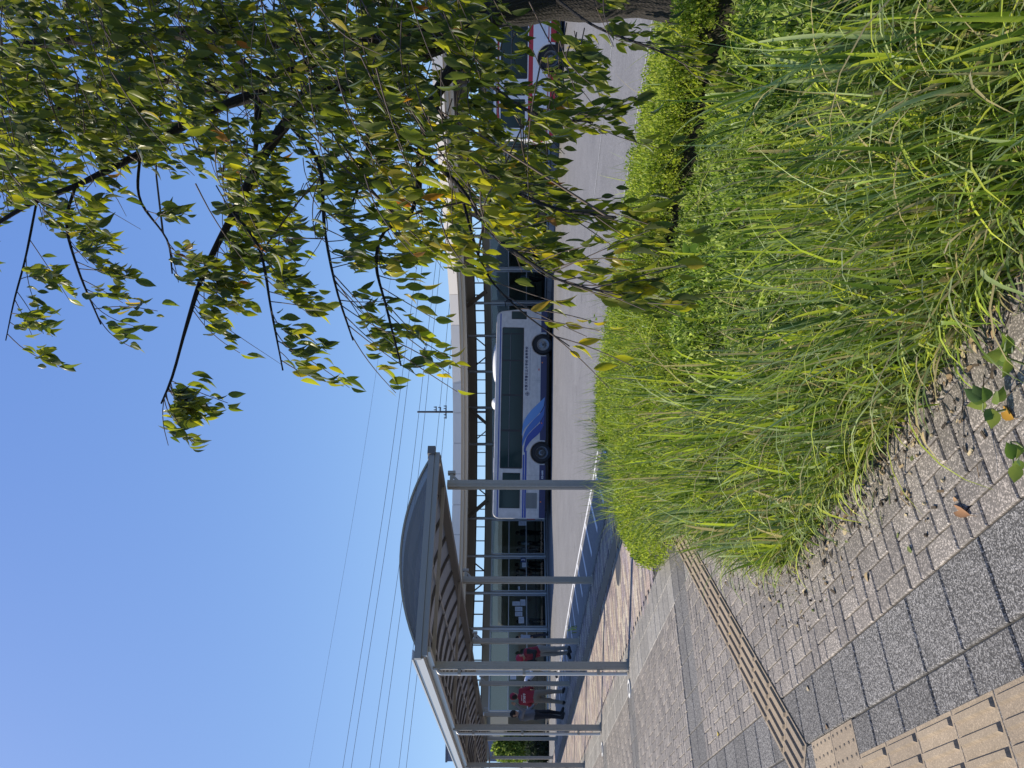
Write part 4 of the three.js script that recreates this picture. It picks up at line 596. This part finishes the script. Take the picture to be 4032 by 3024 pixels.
  for (const [i, u0, u1, n, yel] of ends) for (let k = 0; k < n; k++) {
    const u = lerp(u0, u1, (k + R() * 0.5) / n), p = limbs[i].c.getPoint(u), t = limbs[i].c.getTangent(u), e = p.clone().addScaledVector(t, 0.1 + 0.12 * R()).add(V3(g(0.16), -0.1 - 0.22 * R(), g(0.2)));
    spray(p, e, 0.02, i === 14 ? 2 : i === 6 ? 3 : 5 + (R() * 4 | 0), yel, 0.25, 0.0028);
  }
  for (let k = 0; k < 60; k++) { const i = [1, 2, 3, 4, 5, 10, 16][R() * 7 | 0], p = limbs[i].c.getPoint(0.35 + 0.5 * R()); const e = p.clone().add(V3(-0.1 - 0.3 * R(), g(0.45), g(0.4))); twigs.push(taper([p, p.clone().lerp(e, 0.5).add(V3(g(0.08), g(0.08), g(0.08))), e], 0.0035, 0.0012, 4, 6)); }  // bare twigs
  put('twigs', twigs, twigM, tree).userData.kind = 'stuff';
  const TREELEAF = { clearcoat: 0.4, clearcoatRoughness: 0.24, transmission: 0.74, roughness: 0.97 };
  const LG = [leafG(0.19, 0.5, 0.2), leafG(0.17, 0.75, 0.3), leafG(0.2, 0.35, 0.12), leafG(0.165, 0.95, 0.4)];
  // the leaves that show largest are leaves of their own, the rest one crown
  leaves.sort((p, q) => q[0].z - p[0].z);
  const own = leaves.filter((l) => l[0].z > -6).slice(0, 290), rest = leaves.slice(own.length), tones = {};
  for (const [p, q, s, c] of own) { const key = c.join(); const m = tones[key] ??= leafM(...c, TREELEAF); const o = put('leaf', LG[R() * 4 | 0], m, tree); o.position.copy(p); o.quaternion.copy(q); o.scale.copy(s); }
  scatter('crown', tree, LG, leafM(1, 1, 1, TREELEAF), rest, GREEN, R).forEach((o) => { o.userData.kind = 'stuff'; });
  console.log('leaves', leaves.length);
}

// ---------------------------------------------------------------- the planting bed: hedge, low shrubs, long grass and weeds
const RB = rng(404), GB = (k) => (RB() + RB() + RB() - 1.5) * k;
const LIME = [[0.38, 0.47, 0.035], [0.3, 0.4, 0.03], [0.48, 0.55, 0.06], [0.18, 0.27, 0.02]], MIDG = [[0.2, 0.31, 0.025], [0.31, 0.43, 0.04], [0.48, 0.58, 0.12], [0.07, 0.13, 0.012]];
const SPRIG = [1, 2, 3, 4].map((k) => cluster(k, 9, 0.06, 0.016, 0.03, 0.3)), WEEDS = [5, 6, 7].map((k) => cluster(k, 7, 0.07, 0.02, 0.045, 0.26));
const upQ = () => quat(V3(GB(0.7), 1, GB(0.7)), null, RB() * 6.28);
{
  const hedge = thing('hedge', 'clipped lime green hedge in full sun along the road side of the bed', 'hedge', V3(0, 0, 0));
  const hh = (s) => 0.47 + 0.05 * noise.noise(s * 1.3, 4, 1) + (s > 6 ? 0.02 : 0);
  const core = []; for (let s = 0.6; s < 8.6; s += 0.5) { const p = ST(s + 0.25, 5.42, hh(s) / 2 - 0.06); core.push(box(0.55, hh(s) - 0.12, 0.5).rotateY(TH).translate(p.x, p.y, p.z)); }
  put('branches', core, std(0.03, 0.028, 0.016, { roughness: 1 }), hedge);
  const L = []; for (let i = 0; i < 15000; i++) { const s = 0.6 + 8.2 * RB(), top = RB() < 0.6, h = hh(s); let t, y; if (top) { t = 5.0 + 0.86 * RB(); y = h - 0.05 * RB() * 2 - 0.09 * Math.pow(Math.abs(t - 5.43) / 0.43, 4) + GB(0.03); } else { t = RB() < 0.75 ? 5.02 + 0.1 * RB() * RB() : 5.84; y = h * (1 - 0.6 * Math.pow(RB(), 1.4)); if (RB() < 0.3) continue; } L.push([ST(s, t + 0.05 * noise.noise(s * 3, y * 4, 2), y), upQ(), V3(1, 1, 1).multiplyScalar(0.8 + 0.5 * RB())]); }
  scatter('foliage', hedge, SPRIG, leafM(), L, LIME, RB).forEach((o) => { o.userData.kind = 'stuff'; });
}
{
  const az = thing('azalea_shrub', 'rounded lime green shrub mass at the road end of the planting bed', 'shrub', V3(0, 0, 0));
  const top = (s, t) => { const a = (s - 7.0) / 2.0, b = (t - 4.4) / 1.5, q = 1 - a * a - b * b; return q > 0 ? 0.5 * Math.pow(q, 0.35) * (0.9 + 0.2 * noise.noise(s * 2, t * 2, 5)) : 0; };
  const core = []; for (let s = 5.3; s < 8.8; s += 0.3) for (let t = 3; t < 5.8; t += 0.3) { const h = top(s, t) - 0.14; if (h > 0.12 && ((s - 7) / 2) ** 2 + ((t - 4.4) / 1.5) ** 2 < 0.62) core.push(box(0.3, h, 0.3).rotateY(TH).translate(...ST(s, t, h / 2).toArray())); }
  put('branches', core, std(0.03, 0.03, 0.015, { roughness: 1 }), az);
  const L = []; for (let i = 0; i < 15000; i++) { const s = 5 + 4 * RB(), t = 2.9 + 3 * RB(), h = top(s, t); if (h < 0.1) continue; L.push([ST(s, t, h - 0.12 * RB() * RB() + GB(0.03)), upQ(), V3(1, 1, 1).multiplyScalar(0.8 + 0.5 * RB())]); }
  scatter('foliage', az, SPRIG, leafM(), L, LIME, RB).forEach((o) => { o.userData.kind = 'stuff'; });
}
{
  const cover = thing('ground_cover', 'low tangled weeds and small leaves filling the bed under the grass', 'ground cover', V3(0, 0, 0)); cover.userData.kind = 'stuff';
  const L = []; for (let i = 0; i < 34000; i++) {
    const s = 0.5 + 8 * Math.pow(RB(), 1.25), t = lerp(bedEdge(s) + 0.12, 5.1, RB()); if (t > 5.0) continue;
    const e = Math.min(1, (t - bedEdge(s)) / 0.9), h = (0.1 + 0.24 * (0.5 + 0.5 * noise.noise(s * 1.4, t * 1.4, 9)) + 0.06 * noise.noise(s * 5, t * 5, 3)) * (0.25 + 0.75 * e) * Math.max(0.25, Math.min(1.25, 1 + 1.6 * noise.noise(s * 2.6, t * 2.6, 21))) * (t > 4.1 ? 0.45 : t - bedEdge(s) < 1.5 ? 0.55 : 1), y = h * Math.pow(RB(), 0.4);
    L.push([ST(s, t, y), upQ(), V3(1, 1, 1).multiplyScalar(0.75 + 0.6 * RB())]);
  }
  scatter('leaves', cover, WEEDS, leafM(), L, MIDG, RB);
}
function bladeG(a0, a1, w, seg = 8) {                                      // a grass blade of length 1 that rises along +y and bends towards +x
  const P = [], I = []; let x = 0, y = 0;
  for (let i = 0; i <= seg; i++) { const u = i / seg, a = rad(lerp(a0, a1, Math.pow(u, 1.4))), h = w * (u < 0.15 ? 0.7 + 2 * u : 1 - Math.pow((u - 0.15) / 0.85, 2.2)) + 0.0004; P.push(x, y, -h, x + Math.cos(a) * h * 0.35, y - Math.sin(a) * h * 0.35, 0, x, y, h); if (i) { const q = i * 3; I.push(q - 3, q - 2, q, q - 2, q + 1, q, q - 2, q - 1, q + 1, q - 1, q + 2, q + 1); } x += Math.sin(a) / seg; y += Math.cos(a) / seg; }
  const g = new THREE.BufferGeometry(); g.setAttribute('position', new THREE.Float32BufferAttribute(P, 3)); g.setIndex(I); g.computeVertexNormals(); return g;
}
const BL = [[4, 40, 0.0065], [8, 75, 0.008], [12, 110, 0.0075], [3, 25, 0.0055], [15, 135, 0.008], [6, 60, 0.0085], [20, 150, 0.0065]].map((a) => bladeG(...a));
const GRASS = [[0.31, 0.42, 0.03], [0.19, 0.29, 0.022], [0.45, 0.55, 0.045], [0.08, 0.14, 0.014], [0.43, 0.52, 0.21], [0.28, 0.37, 0.12], [0.5, 0.56, 0.045], [0.13, 0.21, 0.02], [0.42, 0.36, 0.16]];
const GM = leafM(1, 1, 1, { transmission: 0.5, clearcoat: 0.25 });
const lean = (spread) => Math.PI + 0.35 + GB(spread);                       // towards the paving, a little towards the viewer
{
  const grass = thing('grass', 'long bright green grass leaning out of the bed over the paving', 'grass', V3(0, 0, 0)); grass.userData.kind = 'stuff';
  const L = [], q = new THREE.Quaternion(), Y = V3(0, 1, 0);
  const clumps = []; for (let i = 0; i < 150; i++) { const s = 0.6 + 8.2 * Math.pow(RB(), 1.15), e = bedEdge(s); clumps.push([s, e + 0.12 + 1.9 * RB() * RB() * (0.4 + RB()), 0.55 + 0.5 * RB()]); }
  for (let i = 0; i < 14500; i++) {
    const c = clumps[RB() * clumps.length | 0], s = c[0] + GB(0.32), t = Math.max(bedEdge(s) + 0.05, c[1] + GB(0.3)); if (t > 5) continue;
    const p = ST(s, t, 0); if (-p.z < 1.35 + Math.max(0, 0.9 - Math.abs(p.x)) * 0.5) continue;
    const edge = Math.min(1, 0.6 + (t - bedEdge(s)) * 0.5), l = (0.22 + 0.62 * RB() * RB() + 0.2 * RB()) * c[2] * edge * 1.2;
    q.setFromAxisAngle(Y, lean(2.4)); q.multiply(new THREE.Quaternion().setFromAxisAngle(V3(0, 0, 1), GB(0.5)));
    L.push([p, q.clone(), V3(l, l, 0.75 + 0.45 * RB())]);
  }
  for (let i = 0; i < 2600; i++) { const s = 0.8 + 8 * RB(), t = bedEdge(s) + 0.03 + 0.25 * RB(), p = ST(s, t, 0), l = 0.1 + 0.22 * RB(); q.setFromAxisAngle(Y, RB() * 6.28); L.push([p, q.clone(), V3(l, l, 0.45)]); }
  for (let i = 0; i < 1500; i++) { const k = RB(), s = 5.2 + 4.1 * k, t = Math.max(bedEdge(s), lerp(3.4, 5.9, RB())), p = ST(s, t, 0), l = 0.55 + 0.35 * RB(); q.setFromAxisAngle(Y, lean(3)); L.push([p, q.clone(), V3(l, l, 0.7)]); }
  for (let i = 0; i < 260; i++) { const s = 1.5 + 5 * RB(), p = ST(s, 5.7 * 0.97 + GB(0.25), 0), l = 0.55 + 0.3 * RB(); q.setFromAxisAngle(Y, lean(3)); L.push([p, q.clone(), V3(l, l, 0.6)]); }
  scatter('blades', grass, BL, GM, L, GRASS, RB);
  const lit = thing('plant_litter', 'dry stems, crumbs of soil and clippings along the edge of the bed', 'plant litter'); lit.userData.kind = 'stuff';
  const bits = [new THREE.BoxGeometry(0.06, 0.002, 0.0025), new THREE.BoxGeometry(0.022, 0.003, 0.008), new THREE.IcosahedronGeometry(0.006, 0), leafG(0.25, 0.4, 0.3, 0).scale(0.035, 0.035, 0.035).rotateX(-1.5)], B = [];
  for (let i = 0; i < 2600; i++) { const s = 1.2 + 7.6 * RB() * (0.4 + 0.6 * RB()), far = RB() * RB() * RB(), p = ST(s, bedEdge(s) + 0.16 - 0.75 * far, 0.004 + 0.012 * RB() * (1 - far)); const m = 0.5 + RB(); q.setFromEuler(new THREE.Euler(GB(0.3), RB() * 6.28, GB(0.4))); B.push([p, q.clone(), V3(m, m, m)]); }
  scatter('bits', lit, bits, std(1, 1, 1, { roughness: 1, side: THREE.DoubleSide }), B, [[0.2, 0.14, 0.08], [0.32, 0.24, 0.13], [0.08, 0.06, 0.04], [0.42, 0.34, 0.2], [0.05, 0.04, 0.03], [0.14, 0.17, 0.05]], RB);
}
const bladeMs = GRASS.map((c) => leafM(c[0] * 1.1, c[1] * 1.1, c[2] * 1.1, { transmission: 0.55, clearcoat: 0.3 }));
const DARKB = [leafM(0.05, 0.1, 0.03), leafM(0.07, 0.13, 0.035)];
function tuft(label, s, t, n, len, dark, dir = 0, spread = 1.5) {
  const o = thing('grass_tuft', label, 'grass tuft', ST(s, t, 0)), kinds = dark ? [0, 3, 1, 3] : [1, 2, 4, 5], ms = dark ? DARKB : bladeMs;
  for (let i = 0; i < n; i++) {
    const b = put('blade', BL[kinds[RB() * 4 | 0]], ms[RB() * ms.length | 0], o, V3(GB(0.1), 0, GB(0.1))), l = len * (0.75 + 0.4 * RB());
    b.rotation.y = lean(spread) + dir; b.scale.set(l, l, dark ? 0.8 : 1.0);
  }
}
tuft('arching grass tuft at the near corner of the bed, longest blades over the paving', 2.35, 1.98, 12, 0.85);
tuft('arching grass tuft next along the bed edge, by the dark dry weeds', 2.9, 2.0, 12, 0.8);
tuft('arching grass tuft at the bed edge opposite the warning tiles', 3.6, 1.95, 12, 0.75);
tuft('arching grass tuft hanging out farthest towards the guide path', 4.3, 1.95, 12, 0.7);
tuft('arching grass tuft at the bed corner beside the diagonal guide path', 5.2, 2.45, 12, 0.75);
tuft('grass tuft leaning over the far part of the diagonal guide path', 6.6, 3.2, 12, 0.75);
tuft('grass tuft at the end of the bed before the shelter post', 8.2, 4.1, 14, 0.7);
tuft('tall grass tuft in the lower corner of the picture, nearest the viewer', 1.5, 2.25, 12, 0.8);
tuft('tall grass tuft below the tree trunk in the middle of the weeds', 2.6, 3.6, 12, 0.9);
tuft('tall grass tuft in front of the hedge, halfway along the bed', 4.2, 3.9, 12, 0.95);
tuft('dark upright sedge tuft between the hedge and the rounded shrub', 6.4, 4.7, 24, 0.62, true, 0, 2.6);
tuft('dark sedge tuft standing out against the road at the bed end', 8.7, 5.3, 26, 0.6, true, 0, 2.8);
tuft('small grass tuft growing in the gutter beside the white hatching', 20.3, 6.25, 12, 0.3, false, 0, 3);
{ // broad-leaved weeds, each leaf on its stalk
  const LF = [leafG(0.36, 0.25, 0.15, 0.2), leafG(0.42, 0.15, 0.1, 0.2), leafG(0.33, 0.35, 0.25, 0.2)], ML = [leafM(0.2, 0.3, 0.04), leafM(0.14, 0.24, 0.035), leafM(0.09, 0.17, 0.04), leafM(0.24, 0.32, 0.04)], SM = std(0.12, 0.16, 0.05);
  const W = [[1670, 560, 0.3, 5, 0.13, 'broad-leaved weed with two large lit leaves in mid bed'], [1790, 585, 0.25, 5, 0.12, 'broad-leaved weed just under the largest lit leaves'], [1705, 800, 0.28, 4, 0.12, 'broad-leaved weed with bright leaf near the bed corner'], [1800, 690, 0.22, 5, 0.11, 'broad-leaved weed in the grass left of mid bed'], [1480, 560, 0.3, 4, 0.1, 'small broad-leaved weed in front of the hedge'], [2120, 870, 0.09, 9, 0.06, 'leafy weed trailing onto the paving at the bed corner'], [2185, 1000, 0.06, 6, 0.055, 'weed shoot lying farthest out on the paving'], [2160, 760, 0.12, 10, 0.06, 'weed with torn leaves at the bottom edge of the bed'], [1560, 120, 0.32, 6, 0.11, 'broad-leaved weed under the tree trunk'], [1260, 690, 0.5, 5, 0.07, 'weed shoot with small bright leaves rising above the hedge']];
  for (const [x, y, h, n, l, label] of W) {
    const V = x * 1.8228, d = (EYE - h) * FOC / (V - HOR), tip = atd(x, y, d), root = V3(tip.x + GB(0.08), 0, tip.z + GB(0.08)), o = thing('broadleaf_weed', label, 'weed', root), top = tip.clone().sub(root);
    put('stem', taper([V3(0, 0, 0), top.clone().multiplyScalar(0.5).add(V3(GB(0.04), 0.02, GB(0.04))), top], 0.004, 0.002, 5, 6), SM, o);
    for (let i = 0; i < n; i++) { const p = top.clone().multiplyScalar(0.45 + 0.55 * (i + 1) / n), a = RB() * 6.28, out = V3(Math.cos(a), 0.15 + GB(0.5), Math.sin(a)); const lf = put('leaf', LF[RB() * 3 | 0], ML[RB() * 4 | 0], o); const k = l * (0.75 + 0.4 * RB()); lf.position.copy(p); lf.scale.setScalar(k); lf.quaternion.copy(quat(out, null, GB(0.8) + (out.z > 0 ? 0 : 3.14))); }
  }
}
{ // leaves fallen on the paving
  const G = leafG(0.24, 0.35, 0.3, 0), Fs = [[1580, 1366, [0.5, 0.3, 0.02], 0.085, 'curled yellow leaf lying on the diagonal guide path'], [1553, 1585, [0.55, 0.42, 0.03], 0.085, 'flat yellow leaf on the small pavers left of the guide path'], [1748, 1490, [0.5, 0.42, 0.28], 0.055, 'pale dry leaf on the dark tiles above the warning pad'], [2096, 1112, [0.3, 0.16, 0.08], 0.16, 'long brown leaf on the pavers in the bottom foreground'], [2068, 1080, [0.42, 0.26, 0.14], 0.04, 'small tan leaf beside the long brown one'], [1748, 1228, [0.2, 0.1, 0.05], 0.05, 'small dark curled leaf by the outermost grass'], [2190, 905, [0.4, 0.22, 0.03], 0.1, 'orange dry leaf under the trailing weed'], [1789, 1573, [0.25, 0.17, 0.1], 0.05, 'twisted brown leaf on the warning tiles']];
  for (const [x, y, c, l, label] of Fs) { const d = EYE * FOC / (x * 1.8228 - HOR), p = atd(x, y, d).setY(0.006), o = thing('fallen_leaf', label, 'leaf', p); const m = put('blade', G, leafM(...c, { transmission: 0.15 }), o); m.scale.set(l * (l > 0.12 ? 0.5 : 0.8), l, l * 0.7); m.quaternion.copy(new THREE.Quaternion().setFromEuler(new THREE.Euler(-Math.PI / 2 + 0.04, 0, RB() * 1.2 - 0.6))); put('stalk', rod(V3(0, 0, 0), V3(0.004, 0.004, l * 0.28), 0.0012, 0.0008, 4), std(0.2, 0.12, 0.06), o); }
  const dry = thing('dry_weed', 'dry brown weed stems at the bed edge', 'weed', ST(3.05, 1.86)); for (let i = 0; i < 16; i++) { const a = RB() * 6.28, r = 0.08 + 0.2 * RB(); put('stem', taper([V3(0, 0.0, 0), V3(Math.cos(a) * r * 0.5, 0.05 + 0.08 * RB(), Math.sin(a) * r * 0.5), V3(Math.cos(a) * r, 0.01 + 0.05 * RB(), Math.sin(a) * r)], 0.0025, 0.001, 4, 5), std(0.2, 0.15, 0.08), dry); }
}
{ // greenery seen beyond the far end of the shelter
  const C = [11, 12, 13].map((k) => cluster(k, 12, 0.35, 0.08, 0.16, 0.36));
  const bush = (name, label, p, w, h, low, n, cols, R) => { const o = thing(name, label, name === 'tree' ? 'tree' : 'shrub', p); put('trunk', [0, 1, 2].map((k) => taper([V3(0, 0, 0), V3(GB(0.2), h * 0.3, GB(0.2)), V3(GB(w * 0.5), h * 0.75, GB(w * 0.4))], 0.06, 0.02, 6)), std(0.06, 0.05, 0.04), o); const L = []; for (let i = 0; i < n; i++) { const a = RB() * 6.28, b = RB(), r = w * Math.sqrt(1 - (2 * b - 1) ** 2) * (0.55 + 0.5 * RB()) * (0.8 + 0.3 * noise.noise(a * 2, b * 5, n)); L.push([V3(Math.cos(a) * r, low + (h - low) * b, Math.sin(a) * r), upQ(), V3(1, 1, 1)]); } scatter('crown', o, C, leafM(), L, cols, RB).forEach((q) => { q.userData.kind = 'stuff'; }); };
  bush('shrub', 'sunlit bushy shrub seen beyond the far end of the shelter', at(HOR, 2952, 42).setY(-0.1), 0.78, 2.75, 0.9, 900, MIDG);
  bush('shrub', 'dark low hedge block under the sunlit shrub', at(HOR, 2950, 40.5).setY(-0.1), 0.95, 0.95, 0.0, 700, [[0.03, 0.05, 0.02]]);
  bush('shrub', 'small dark shrub in front of the blue-grey tower', at(HOR, 2898, 44).setY(-0.1), 0.35, 2.1, 0.9, 160, [[0.04, 0.07, 0.025]]);
}
renderer.render(scene, camera);
